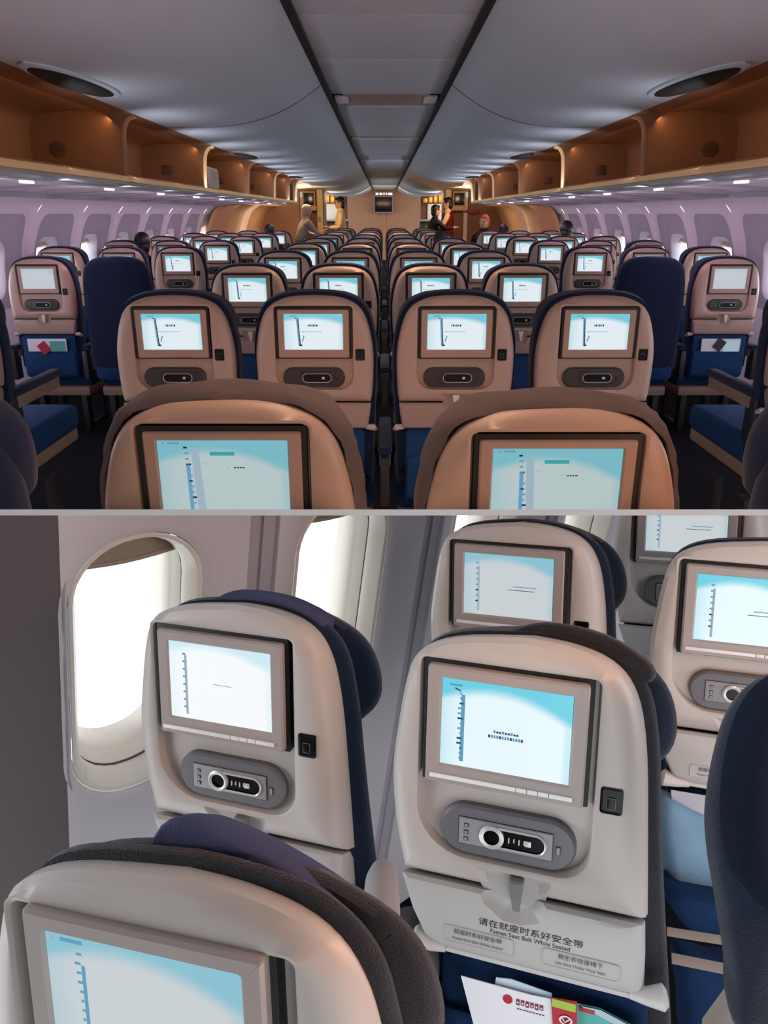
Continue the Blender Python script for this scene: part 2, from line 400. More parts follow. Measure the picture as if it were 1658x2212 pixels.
# ------------------------------------------------------------------ seat builder
def build_seat(P):
    """P: dict of outlines in the plane of the seat back (x, z); z measured from the floor by P['z0']"""
    z0 = P['z0']; kx, kz = P.get('kx', 0), P.get('kz', 0)
    S = lambda poly: [(x, z + z0) for x, z in poly]
    root = empty(P['name'])
    shell = S(P['shell']); rec = S(P['recess']); c = (0.0, z0 + P['c'])
    A = angset([shell, rec], c, 64); ro = polar(shell, c, A); ri = polar(rec, c, A)
    bm = bmesh.new(); th = P['thick']
    so = lambda d: cinset(shell, c, A, d)
    si = lambda d: cinset(rec, c, A, d)
    sd_ = so(0.030); se_ = si(-0.005)
    def minr(a_, b_):   # keep the face ring outside the recess edge
        return [p if math.hypot(p[0] - c[0], p[1] - c[1]) > math.hypot(q[0] - c[0], q[1] - c[1]) + .001 else (q[0] + (q[0] - c[0]) * .01, q[1] + (q[1] - c[1]) * .01) for p, q in zip(a_, b_)]
    loft(bm, [ring3(so(0.02), th, kx, kz), ring3(so(0.0), th - 0.012, kx, kz), ring3(so(0), 0.030, kx, kz), ring3(so(0.004), 0.016, kx, kz), ring3(so(0.014), 0.006, kx, kz), ring3(minr(sd_, se_), 0.0),
              ring3(se_, 0.0), ring3(si(-0.001), 0.002), ring3(si(0.002), P['rd'])])
    sh = obj('back_shell', bm, P['m_shell'], root, 40)
    # tray table below the seam
    bm = bmesh.new(); solid(bm, S(P['tray']), [(P['thick'] - 0.004, 0.006), (0.03, 0.0), (0.010, 0.0), (0.002, 0.006), (0.0, 0.014)], kx=kx, kz=kz)
    tr = obj('tray_table', bm, P['m_tray'], root, 40)
    if P.get('cup'):
        for o in (sh, tr):
            b2 = bmesh.new(); cup = S(P['cup'])
            solid(b2, cup, [(-0.01, -0.004), (0.0, 0.0), (0.010, 0.010), (0.016, 0.022)]); cut_bool(o, b2)
        bm = bmesh.new(); solid(bm, S(P['cup']), [(0.030, 0.03), (0.0165, 0.012), (0.0145, 0.006)]); obj('latch_recess', bm, P['m_tray'], root)
        x, z = P['latch']; z += z0
        bm = bmesh.new(); solid(bm, [(x - .012, z + .022), (x - .010, z + .028), (x + .010, z + .028), (x + .012, z + .022), (x + .007, z - .026), (x - .004, z - .026)], [(0.016, 0), (-0.006, 0.0), (-0.009, 0.003)], c=(x, z))
        obj('table_latch', bm, P['m_latch'], tr)
    # black filler standing in for shade in the bezel gap, bezel, screen
    bx0, bx1, bz0, bz1 = P['bez']; bz0 += z0; bz1 += z0; g = P['gap']
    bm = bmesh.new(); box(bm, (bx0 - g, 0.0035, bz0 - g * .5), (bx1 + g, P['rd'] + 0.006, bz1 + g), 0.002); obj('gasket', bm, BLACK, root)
    sx0, sx1, sz0, sz1 = P['scr']; sz0 += z0; sz1 += z0
    bm = bmesh.new(); yb = P['proud']; cc = ((bx0 + bx1) / 2, (bz0 + bz1) / 2)
    out = rrect(bx0, bx1, bz0, bz1, 0.005, 3); inn = rrect(sx0, sx1, sz0, sz1, 0.0012, 2)
    AA = angset([out, inn], cc, 40); o_, i_ = polar(out, cc, AA), polar(inn, cc, AA)
    loft(bm, [ring3(o_, P['rd']), ring3(inset(o_, 0.0), -yb + 0.004), ring3(inset(o_, 0.003), -yb), ring3(inset(i_, -0.003), -yb), ring3(i_, -yb + 0.004), ring3(inset(i_, -0.001), 0.004)])
    bz = obj('monitor_bezel', bm, P['m_bezel'], root, 30)
    screen(bz, sx0 + .0005, sx1 - .0005, sz0 + .0005, sz1 - .0005, -yb + 0.0035, P['m_scr'], P['ui'])
    if P.get('bar'):
        bm = bmesh.new(); zb = (bz0 * 0.58 + sz0 * 0.42)
        x = bx0 + 0.008
        for wd in (0.58, 0.07, 0.07, 0.07, 0.15):
            L = (bx1 - bx0 - 0.016) * wd / 0.97; box(bm, (x, -yb - 0.0025, zb - 0.0035), (x + L - 0.0012, -yb + 0.001, zb + 0.0035), 0.0008); x += L
        obj('button_strip', bm, WHITE, bz)
    # handset panel
    px0, px1, pz0, pz1 = P['pill']; pz0 += z0; pz1 += z0; r = (pz1 - pz0) / 2 - .0005
    bm = bmesh.new(); solid(bm, rrect(px0, px1, pz0, pz1, r, 8), [(P['rd'] + .004, 0), (P['rd'] - 0.010, 0), (P['rd'] - 0.014, 0.004), (P['rd'] - 0.0145, 0.010)])
    pl = obj('handset_panel', bm, P['m_pill'], root)
    yq = P['rd'] - 0.0145; ix0, ix1, iz0, iz1 = P['plate']; iz0 += z0; iz1 += z0
    bm = bmesh.new(); box(bm, (ix0 - .0015, yq - 0.0012, iz0 - .0015), (ix1 + .0015, yq + 0.003, iz1 + .0015), 0.001, 1); box(bm, (ix0, yq - 0.0025, iz0), (ix1, yq + 0.002, iz1), 0.001, 0)
    for k in range(3): box(bm, (ix0 + .008, yq - 0.004, iz0 + .006 + k * .012), (ix0 + .015, yq - 0.001, iz0 + .013 + k * .012), 0.001, 1)
    box(bm, (ix1 + .006, yq - 0.002, iz0 + .012), (ix1 + .013, yq + 0.001, iz0 + .026), 0.001, 1)
    hp = obj('handset_cradle', bm, [P['m_plate'], BLACK], pl)
    rx0, rx1, rz0, rz1 = P['rem']; rz0 += z0; rz1 += z0; rr = (rz1 - rz0) / 2 - .0003; t = 0.0035 if P['ui'].startswith('b') else 0.0025
    bm = bmesh.new(); ou = rrect(rx0, rx1, rz0, rz1, rr, 8); cc = ((rx0 + rx1) / 2, (rz0 + rz1) / 2); AA = angset([ou], cc, 40); o_ = polar(ou, cc, AA)
    loft(bm, [ring3(o_, yq), ring3(o_, yq - 0.005), ring3(inset(o_, t * .4), yq - 0.0065), ring3(inset(o_, t), yq - 0.005), ring3(inset(o_, t), yq - .003)], mis=[0, 0, 0, 1, 1])
    def disc(cx, cz, rad, y, mi, seg=20):
        vs = [bm.verts.new((cx + rad * math.cos(2 * math.pi * k / seg), y, cz + rad * math.sin(2 * math.pi * k / seg))) for k in range(seg)]
        f = bm.faces.new(vs); f.material_index = mi
    cx = rx0 + rr; cz = cc[1]
    if P['ui'].startswith('b'):
        seg = 24
        loft(bm, [[Vector((cx + q * math.cos(2 * math.pi * k / seg), y, cz + q * math.sin(2 * math.pi * k / seg))) for k in range(seg)] for q, y in ((rr * 1.12, yq), (rr * 1.12, yq - .007), (rr * .95, yq - .0085), (rr * .72, yq - .007), (rr * .7, yq - .004))], mis=[0, 0, 0, 1, 1])
        for q in range(4): box(bm, (cx + rr * 1.5 + q * .008, yq - .0062, cz - .004 + .002 * (q % 2)), (cx + rr * 1.5 + .002 + q * .008, yq - .0040, cz + .005), 0, 0)
    xs = rx0 + (rx1 - rx0) * 0.72; box(bm, (xs - .005, yq - .0056, cz - .0045), (xs + .005, yq - .003, cz + .0045), 0.0005, 2)
    obj('remote_handset', bm, [SILVER, GLOSSBLACK, WHITE], hp)
    # socket
    qx0, qx1, qz0, qz1 = P['port']; qz0 += z0; qz1 += z0
    bm = bmesh.new(); solid(bm, rrect(qx0, qx1, qz0, qz1, 0.005, 4), [(0.004, 0), (-0.0015, 0), (-0.002, 0.002), (-0.0005, 0.004)], mis=[0, 0, 0, 0])
    box(bm, (qx0 + .009, -0.0025, qz0 + .008), (qx1 - .010, 0.0, qz1 - .016), 0.001, 1)
    obj('socket', bm, [GLOSSBLACK, mat('socket_grey', (92, 92, 96), 0.4)], root)
    # cushion, headrest
    yc, yd = P['cush']; bm = bmesh.new(); cpoly = S(P['cushion']); cc = (0.01, z0 + P['c'] - .1)
    solid(bm, cpoly, [(yc, 0.03), (yc + 0.004, 0.0), (yc + (yd - yc) * .35, -0.006), (yc + (yd - yc) * .7, 0.0), (yd - .01, 0.012), (yd, 0.035)], c=cc, kx=kx, kz=kz)
    obj('back_cushion', bm, P['m_cush'], root, 60)
    ha, hb = P['head_y']; bm = bmesh.new()
    solid(bm, S(P['head']), [(ha, 0.03), (ha + .006, 0.006), (ha + (hb - ha) * .35, 0.0), (ha + (hb - ha) * .7, 0.004), (hb - .01, 0.016), (hb, 0.04)], kx=kx, kz=kz)
    obj('headrest', bm, P['m_head'], root, 60)
    # literature pocket, under-structure, base cushion, armrests, legs
    zt = z0 + P['tray_bot']; w = P['w']
    if P.get('lower', True):
        bm = bmesh.new(); solid(bm, rrect(-w * .84 + P['lx'], w * .84 + P['lx'], zt - .30, zt - .004, 0.02, 3), [(0.14, 0.01), (0.05, 0.0), (0.03, 0.004), (0.022, 0.02)], kx=kx, kz=kz)
        pk = obj('literature_pocket', bm, P['m_pocket'], root, 50)
        bm = bmesh.new(); solid(bm, rrect(-w * .80 + P['lx'], w * .80 + P['lx'], zt - .28, zt - .115, 0.015, 3), [(0.03, 0.0), (0.010, 0.0), (0.004, 0.008)], kx=kx, kz=kz)
        obj('pocket_flap', bm, P['m_pocket'], pk, 50)
        if P.get('legs', True):
            bm = bmesh.new(); box(bm, (-w, 0.14, 0.33), (w, 0.60, 0.46), 0.035); obj('seat_cushion', bm, P['m_pan'], root, 60)
            bm = bmesh.new(); box(bm, (-w * .95, 0.10, 0.27), (w * .95, 0.58, 0.335), 0.012); obj('seat_base', bm, ARMB, root)
            for s in (-1, 1):
                bm = bmesh.new(); box(bm, (s * w * .7 - .02, 0.12, 0.0), (s * w * .7 + .02, 0.20, 0.28), 0.006); box(bm, (s * w * .7 - .02, 0.42, 0.0), (s * w * .7 + .02, 0.50, 0.28), 0.006); box(bm, (s * w * .7 - .015, 0.15, 0.02), (s * w * .7 + .015, 0.47, 0.05), 0.004); bmesh.ops.remove_doubles(bm, verts=bm.verts[:], dist=1e-5)
                obj('leg', bm, DARKFRAME, root)
    return root

def half(pts):   # mirrored outline from the top centre down one side
    return catmull([(-x, z) for x, z in reversed(pts[1:])] + pts, 3, closed=False)
A_HALF = [(0, 0), (.07, -.003), (.115, -.013), (.158, -.036), (.186, -.075), (.204, -.135), (.214, -.20), (.215, -.27), (.211, -.35), (.2045, -.388)]
a_shell = half(A_HALF)
a_cush = [(x * 1.02, z + .012 if z > -.3 else z) for x, z in half([(0, 0), (.07, -.003), (.12, -.013), (.166, -.036), (.196, -.08), (.212, -.14), (.220, -.20), (.220, -.30), (.212, -.45), (.205, -.62), (.2, -.72)])]
a_head = [(x * 1.06, z * 1.0 + .014) for x, z in half([(0, 0), (.07, -.003), (.12, -.012), (.17, -.04), (.195, -.085), (.198, -.14), (.185, -.19), (.15, -.215)])]
PA = dict(name='airline_seat', z0=1.202, c=-.19, shell=a_shell, thick=.07, rd=.018,
    recess=rrect(-.141, .141, -.338, -.034, [.012, .012, .055, .05]),
    tray=[(-.205, -.3915), (.205, -.3915), (.202, -.43), (.195, -.47), (.188, -.488), (-.188, -.488), (-.195, -.47), (-.202, -.43)],
    cup=[(-.05, -.352), (.05, -.352), (.05, -.40), (.035, -.43), (0, -.436), (-.035, -.43), (-.05, -.40)], latch=(.004, -.385),
    bez=(-.128, .128, -.219, -.046), scr=(-.106, .106, -.190, -.061), gap=.009, proud=.003,
    pill=(-.117, .110, -.331, -.257), plate=(-.055, .072, -.316, -.272), rem=(-.046, .061, -.311, -.277), port=(.150, .184, -.229, -.187),
    cushion=a_cush, cush=(.055, .15), head=a_head, head_y=(.085, .19), w=.215, lx=0, tray_bot=-.488,
    m_shell=A_SHELL, m_tray=A_TRAY, m_bezel=A_BEZEL, m_pill=PILLA, m_plate=PILLA, m_latch=SILVER, m_scr=SCR_A, ui='a',
    m_cush=NAVY_A, m_head=NAVY_A, m_pocket=BLUE_A, m_pan=BLUE_A)
seatA = build_seat(PA)
for s in (-1, 1):      # hinge arms at the lower corners of the tray
    bm = bmesh.new()
    o_ = [(s * .185, .03, .715), (s * .215, .03, .712), (s * .222, .05, .70)]
    tube(bm, o_, [.010, .013, .008], 8)
    obj('tray_hinge', bm, mat('hinge_plastic', (190, 178, 168), .4), seatA)

E_SWAP = []
def with_screen(root, m, ui):
    """give this seat's own monitor another page"""
    for ch in root.children:
        if ch.name.startswith('monitor_bezel'):
            for s in list(ch.children):
                if s.name.startswith('screen'):
                    me = s.data; xs = [v.co.x for v in me.vertices]; ys = [v.co.y for v in me.vertices]; zs = [v.co.z for v in me.vertices]
                    bpy.data.objects.remove(s)
                    screen(ch, min(xs), max(xs), min(zs), max(zs), min(ys) + .0004, m, ui)
ARM = None
def armrest_tree():
    r = empty('armrest')
    bm = bmesh.new(); box(bm, (-.026, 0, .60), (.026, .46, .635), .012); obj('pad', bm, NAVY_A, r, 50)
    bm = bmesh.new(); box(bm, (-.022, .02, .55), (.022, .44, .602), .008); obj('side_panel', bm, ARMB, r)
    bm = bmesh.new(); box(bm, (-.018, -.03, .40), (.018, .06, .60), .01); obj('bracket', bm, DARKFRAME, r)
    return r
arm0 = armrest_tree()
arm_used = False
def place_arm(x, y, label, group, rx=0.0):
    global arm_used
    o = arm0 if not arm_used else copy_tree(arm0)
    arm_used = True
    o.location = (x, y, 0); tag(o, label, 'armrest', group); ZONE[o] = 'A'; return o

# ---- rows of the upper cabin
CX = [-.765, -.254, .262, .775]
col_name = ['outer left', 'inner left', 'inner right', 'outer right']
rows_c = [2.68 + 1.56 * k for k in range(9)]
rows_c = [1.13] + rows_c
first = True
ordn = ['nearest', 'second', 'third', 'fourth', 'fifth', 'sixth', 'seventh', 'eighth', 'ninth', 'tenth']
def new_seat():
    global first
    if first:
        first = False; return seatA
    c_ = copy_tree(seatA); c_.rotation_euler = (0, 0, 0); return c_
for r, y in enumerate(rows_c):
    for c, x in enumerate(CX):
        s = new_seat()
        far = r >= 5
        s.location = (x, y, 0)
        if r == 0:
            if c in (1, 2):
                s.location = ((-.262, .283)[c - 1], 1.145, (-.008, -.022)[c - 1])
                with_screen(s, SCR_AN, 'an')
            else:
                s.location = (x + (-.075 if c == 0 else .085), y - .02, 0); s.rotation_euler.z = math.radians(-24 if c == 0 else 24)
            if c in (1, 2):
                for ch in s.children:
                    if ch.name.split('.')[0] in ('headrest', 'back_cushion'): ch.scale = (.97, .62, .985)
        if r == 0:
            lab = ['navy seat edge cut by the left frame border at the bottom corner', 'largest taupe seat back at lower left with rumpled dark cover', 'largest taupe seat back at lower right with rumpled dark cover', 'navy seat edge cut by the right frame border at the bottom corner'][c]
        else:
            lab = 'taupe %s seat of the centre block, %s row from the camera' % (col_name[c], ordn[r])
        tag(s, lab, 'airline seat', 'centre block seats'); ZONE[s] = 'A'
SX = [-1.765, -2.265, -2.79]
scol = ['aisle', 'middle', 'window']
navy_roots = []
for side in (-1, 1):
    sn = 'left' if side < 0 else 'right'
    for r in range(-1, 6):
        y = 4.98 + 1.58 * r
        for c, x in enumerate(SX):
            if r <= 0 and c == 2: continue
            if r == -1 and c == 1: continue
            s = new_seat(); s.location = (side * -x if side > 0 else x, y, 0)
            if r == -1:
                s.location.y = 2.93
                for ch in list(s.children):
                    if ch.name.split('.')[0] in ('seat_cushion', 'seat_base'): ch.scale.y = 1.5; ch.location.z = .07; ch.location.x = .07 * side
            if r == 0 and c == 0:
                for ch in list(s.children):
                    if ch.name.split('.')[0] in ('back_shell', 'tray_table', 'gasket', 'monitor_bezel', 'handset_panel', 'socket', 'latch_recess', 'back_cushion', 'tray_hinge', 'literature_pocket', 'headrest'):
                        for q in list(ch.children_recursive): bpy.data.objects.remove(q)
                        bpy.data.objects.remove(ch)
                bm = bmesh.new()
                pol = [(px_, pz_ + 1.215) for px_, pz_ in half([(0, 0), (.07, -.002), (.125, -.012), (.175, -.038), (.205, -.08), (.219, -.15), (.226, -.22), (.228, -.30)])]
                pol = [p_ for p_ in pol] + [(.222, .47), (-.222, .47)]
                solid(bm, pol, [(.12, .03), (.10, .0), (.04, -.002), (.01, .012), (0, .04), (-.004, .08)], c=(0, .93)); obj('back_cushion', bm, NAVY_A, s, 60)
                bm = bmesh.new(); solid(bm, rrect(-.2, .2, .40, .62, .03, 3), [(.13, .01), (.02, 0), (.008, .02)]); obj('lower_back', bm, BLUE_A, s, 60)
                lab = 'plain navy padded aisle seat without a screen, %s of the centre block' % sn
            elif r == -1: lab = 'nearest %s aisle seat showing only its blue cushion and beige side' % sn
            elif r == 0:
                lab = 'grey taupe seat nearest the %s border with papers in its pocket' % sn
                with_screen(s, SCR_A2, 'x')
            else: lab = '%s %s block seat, row %s beyond the plain navy seat' % (scol[c], sn, ['', 'one', 'two', 'three', 'four', 'five'][r])
            tag(s, lab, 'airline seat', '%s block seats' % sn); ZONE[s] = 'A'

# rumpled covers over the two largest seats
def cover(x, y, zt, seed, label):
    rnd = random.Random(seed); bm = bmesh.new()
    pol = [(px_ * 1.03, pz_) for px_, pz_ in half([(0, 0), (.07, -.002), (.125, -.012), (.17, -.036), (.197, -.08), (.212, -.14), (.220, -.20), (.222, -.26), (.222, -.34), (.222, -.42)])]
    pol = pol; n = len(pol); R = []
    for yy, d, zl in ((.028, .014, 0), (.034, .004, .0), (.05, -.001, .001), (.07, -.003, .002), (.09, -.003, .002), (.11, -.001, .002), (.125, .004, .0), (.145, .014, -.004)):
        rg = inset(pol, -d); R.append([Vector((a + x + .0022 * math.sin(i * 1.7 + yy * 90 + seed), y + yy, b + zt + zl + .0028 * math.sin(i * .9 + yy * 60 + seed * 2) * (b > -.25))) for i, (a, b) in enumerate(rg)])
    V = [[bm.verts.new(p) for p in r_] for r_ in R]
    for i in range(len(V) - 1):
        for k in range(n - 1): bm.faces.new((V[i][k], V[i][k + 1], V[i + 1][k + 1], V[i + 1][k]))
    bmesh.ops.recalc_face_normals(bm, faces=bm.faces[:])
    bmesh.ops.solidify(bm, geom=bm.faces[:], thickness=.004)
    o = obj('headrest_cover', bm, NAVYCOVER, None, 70); tag(o, label, 'seat cover'); ZONE[o] = 'A'
cover(-.262, 1.145, 1.206, 1, 'rumpled brown-grey cover over the lower left large seat')
cover(.283, 1.145, 1.192, 4, 'rumpled brown-grey cover over the lower right large seat')

# armrests between and beside the centre seats
for r in range(1, 6):
    y = rows_c[r]
    for k, x in enumerate([-1.02, -.51, .004, .518, 1.03]):
        place_arm(x, y + .02, ['outer left', 'left', 'middle', 'right', 'outer right'][k] + ' armrest of the centre block, %s seat row' % ordn[r], 'centre armrests')
for side in (-1, 1):
    sn = 'left' if side < 0 else 'right'
    a = place_arm(side * 1.56, 3.02, 'raised navy armrest with beige side by the %s frame border' % sn, 'aisle armrests'); a.location.z = .15
    for x in (2.03, 2.52): place_arm(side * x, 5.02, 'armrest %s the grey seat by the %s border' % ('inboard of' if x < 2.3 else 'outboard of', sn), 'aisle armrests')
# brochures in the pockets of the two grey side seats
for side in (-1, 1):
    sn = 'left' if side < 0 else 'right'
    bm = bmesh.new(); y = 4.98; x = side * 2.265
    box(bm, (x - .13, y - .004, .60), (x + .13, y + .002, .685), 0, 0); box(bm, (x + .02, y - .008, .60), (x + .12, y - .005, .67), 0, 2)
    box(bm, (x - .05, y - .012, .60), (x + .01, y - .009, .675), 0, 1, Matrix.Translation((x, y, .63)) @ Matrix.Rotation(.6 * side, 4, 'Y') @ Matrix.Translation((-x, -y, -.63)))
    o = obj('brochure', bm, [PAPER, RED if side < 0 else DARKFRAME, TEAL if side < 0 else MARKL], None); tag(o, 'folded printed brochures in the seat pocket near the %s border' % sn, 'brochure'); ZONE[o] = 'A'
# black leg brackets / strap by the outer seats of the second row
for s in (-1, 1):
    bm = bmesh.new(); xx = s * 1.0
    tube(bm, [(xx, 2.74, .74), (xx + s * .012, 2.76, .64), (xx + s * .04, 2.80, .54), (xx + s * .075, 2.84, .47)], [.008, .008, .007, .005], 8)
    box(bm, (xx + s * .075 - .012, 2.83, .44), (xx + s * .075 + .012, 2.85, .475), .003)
    o = obj('seat_belt', bm, [mat('belt_metal', (150, 150, 160), .35, metal=.5)], None); tag(o, 'hanging seat belt with metal end in the %s aisle' % ('left' if s < 0 else 'right'), 'seat belt'); ZONE[o] = 'A'

# ------------------------------------------------------------------ upper cabin shell
def strip_surface(name, prof, y0, y1, m, thick=0.0, seg=1, sides=None, kindlabel='structure'):
    """extrude a cross-section polyline (x, z) along y as a thin solid"""
    bm = bmesh.new(); n = len(prof); rows = []
    for i in range(seg + 1):
        yy = y0 + (y1 - y0) * i / seg; rows.append([bm.verts.new((x, yy, CZ + z)) for x, z in prof])
    for i in range(seg):
        for k in range(n - 1): bm.faces.new((rows[i][k], rows[i][k + 1], rows[i + 1][k + 1], rows[i + 1][k]))
    bmesh.ops.recalc_face_normals(bm, faces=bm.faces[:])
    if thick: bmesh.ops.solidify(bm, geom=bm.faces[:], thickness=thick)
    o = obj(name, bm, m, None, 50, recalc=bool(thick)); tag(o, kind=kindlabel); ZONE[o] = 'A'; return o
YB = 26.0
vault = catmull([(.378, .747), (.507, .660), (.651, .588), (.825, .535), (.998, .512), (1.20, .506), (1.345, .508)], 5, closed=False)
joints = [-1.2, .3, 5.0, 9.7, 14.4, 19.1, 23.8, YB]
ceil_root = {}
for side in (-1, 1):
    pr = [(side * x + (.03 * (1.345 - x) / .967 if side > 0 else 0), z) for x, z in vault]
    for i in range(len(joints) - 1):
        strip_surface('ceiling', pr, joints[i] + .010, joints[i + 1] - .010, CEIL)
    strip_surface('trim_%d' % (1 if side < 0 else 2), [(x, z + .012) for x, z in pr], -1.2, YB, BROWNSEAM)
    # dark channel at the edge of the centre strip
    bm = bmesh.new(); e = .378 + (.03 if side > 0 else 0)
    box(bm, (side * (e - .028) if side > 0 else side * (e + .004), -1.2, CZ + .742), (side * (e + .004) if side > 0 else side * (e - .028), YB, CZ + .80))
    o = obj('trim_%d' % (3 if side < 0 else 4), bm, SEAM); tag(o, kind='structure'); ZONE[o] = 'A'
# centre strip panels
sj = [.2, 1.2, 2.35, 3.42, 4.33, 4.55, 5.5, 6.15, 7.2, 8.35, 8.7, 9.9, 11.0, 12.3, 13.6, 15, 17, 19, 21, 23.5, YB]
for i in range(len(sj) - 1):
    bm = bmesh.new(); rec = i in (6, 9, 12)
    box(bm, (-.352, sj[i] + .006, CZ + (.79 if rec else .762)), (.382, sj[i + 1] - .006, CZ + .82), .004)
    o = obj('ceiling', bm, CEILS); tag(o, kind='structure'); ZONE[o] = 'A'
bm = bmesh.new(); box(bm, (-.6, -1.2, CZ + .815), (.6, YB, CZ + .85)); o = obj('trim_5', bm, SEAM); tag(o, kind='structure'); ZONE[o] = 'A'
# recessed equipment in the strip
for k, (yy, wd, m2) in enumerate(((5.55, .5, WHITE), (8.4, .12, YEL))):
    r = empty('ceiling_fixture', Matrix.Translation((.015, yy, CZ + .77)))
    bm = bmesh.new(); box(bm, (-.30, 0, -.010), (.30, wd, .012), .01); obj('housing', bm, mat('fixture_tan', (176, 150, 136), .5), r)
    for s in (-1, 1):
        bm = bmesh.new(); box(bm, (s * .31 - .045, .05, -.022), (s * .31 + .045, min(wd - .03, .3), .0), .008); obj('end_cap', bm, m2, r)
    tag(r, ['wide tan fixture with white ends in the ceiling strip, nearer one', 'thin yellowish fixture across the ceiling strip, farther one'][k], 'ceiling fixture'); ZONE[r] = 'A'
# dark oval outlets in the vault by the bins
for side in (-1, 1):
    for k, yy in enumerate((3.3, 7.2, 11.2)):
        r = empty('ceiling_vent', Matrix.Translation((side * 1.24, yy, CZ + .503)) @ Matrix.Rotation(side * math.radians(3), 4, 'Z'))
        bm = bmesh.new(); el = [(.085 * math.cos(a), .36 * math.sin(a)) for a in [2 * math.pi * q / 28 for q in range(28)]]
        loft(bm, [[Vector((x * f, y * f, zz)) for x, y in el] for f, zz in ((1.12, .012), (1.12, -.004), (1.0, -.010), (.93, -.006))], mis=[0, 0, 0, 0]); obj('rim', bm, WHITE if k else CEIL, r)
        bm = bmesh.new(); loft(bm, [[Vector((x * f, y * f, zz)) for x, y in el] for f, zz in ((.95, -.004), (.95, -.010), (.8, -.018), (.4, -.021))]); obj('grille', bm, BLACK, r)
        tag(r, '%s dark oval ceiling outlet along the %s bins' % (['nearest', 'second', 'farthest'][k], 'left' if side < 0 else 'right'), 'ceiling vent', 'ceiling outlets'); ZONE[r] = 'A'

# overhead bins: one thing per bin
div = [2.45, 4.47, 6.43, 8.45, 10.45, 12.0, 12.95]
for side in (-1, 1):
    sn = 'left' if side < 0 else 'right'
    for i in range(len(div)):
        ya = div[i - 1] if i else -.6; yb_ = div[i]
        r = empty('overhead_bin', Matrix.Translation((side * 1.45, ya, CZ + .17))); q = side
        def X(x): return q * (x - 1.45)
        L = yb_ - ya
        # liner: back, top, bottom as one shell
        bm = bmesh.new(); pr = [(1.47, .035), (1.60, .012), (1.86, .012), (1.93, .04), (1.955, .12), (1.95, .28), (1.90, .345), (1.70, .37), (1.36, .352)]
        pr = catmull(pr, 3, closed=False); rows = [[bm.verts.new((X(x), yy, z)) for x, z in pr] for yy in (0.02, L - .02)]
        for k in range(len(pr) - 1): bm.faces.new((rows[0][k], rows[0][k + 1], rows[1][k + 1], rows[1][k]))
        bmesh.ops.recalc_face_normals(bm, faces=bm.faces[:]); bmesh.ops.solidify(bm, geom=bm.faces[:], thickness=.008)
        obj('liner', bm, BIN, r, 50)
        # end divider with rounded free edge, at the far end
        bm = bmesh.new(); dp = catmull([(1.36, .345), (1.405, .33), (1.435, .28), (1.445, .2), (1.45, .1), (1.455, .02)], 4, closed=False) + [(1.6, .008), (1.88, .008), (1.95, .05), (1.965, .15), (1.96, .29), (1.9, .36), (1.7, .38), (1.40, .37)]
        vs0 = [bm.verts.new((X(x), L - .035, z)) for x, z in dp]; vs1 = [bm.verts.new((X(x), L + .0, z)) for x, z in dp]
        bm.faces.new(vs0); bm.faces.new(list(reversed(vs1)))
        for k in range(len(dp)): bm.faces.new((vs0[k], vs0[(k + 1) % len(dp)], vs1[(k + 1) % len(dp)], vs1[k]))
        obj('divider', bm, BIN, r, 30)
        bm = bmesh.new(); dq = dp[:22]
        for k in range(len(dq) - 1):
            x0_, z0_ = dq[k]; x1_, z1_ = dq[k + 1]
            tube(bm, [(X(x0_), L - .017, z0_), (X(x1_), L - .017, z1_)], .020, 8)
        obj('divider_edge', bm, BINEDGE if i % 2 == 0 else BIN, r)
        if i < 5 and i > 0:
            bm = bmesh.new()
            if i == 1:
                el = [(.045 * math.cos(a), .042 * math.sin(a)) for a in [2 * math.pi * t / 20 for t in range(20)]]
                loft(bm, [[Vector((X(1.80) + x * f, L - .036 - yy, .17 + z * f)) for x, z in el] for f, yy in ((1, 0), (1, .006), (.8, .008))])
                box(bm, (X(1.80) - .035, L - .05, .165), (X(1.80) + .035, L - .04, .175), .002)
            else: box(bm, (X(1.74) - .04, L - .045, .13), (X(1.74) + .04, L - .034, .20), .006)
            obj('strap_socket', bm, mat('brown_socket', (92, 62, 44), .5), r)
        # tan lip and grey fascia
        bm = bmesh.new(); box(bm, (min(X(1.43), X(1.475)), 0.002, .0), (max(X(1.43), X(1.475)), L - .002, .030), .006); obj('shelf_lip', bm, BINEDGE, r)
        bm = bmesh.new(); box(bm, (min(X(1.45), X(1.66)), 0.0, -.012), (max(X(1.45), X(1.66)), L, .002), .003); obj('fascia', bm, FASCIA, r)
        bm = bmesh.new(); tube(bm, [(X(1.665), 0, -.014), (X(1.665), L, -.014)], .008, 8); obj('rail', bm, WHITE, r)
        tag(r, '%s open brown overhead bin on the %s side' % (['nearest', 'second', 'third', 'fourth', 'fifth', 'sixth', 'farthest'][i], sn), 'overhead bin', '%s overhead bins' % sn); ZONE[r] = 'A'
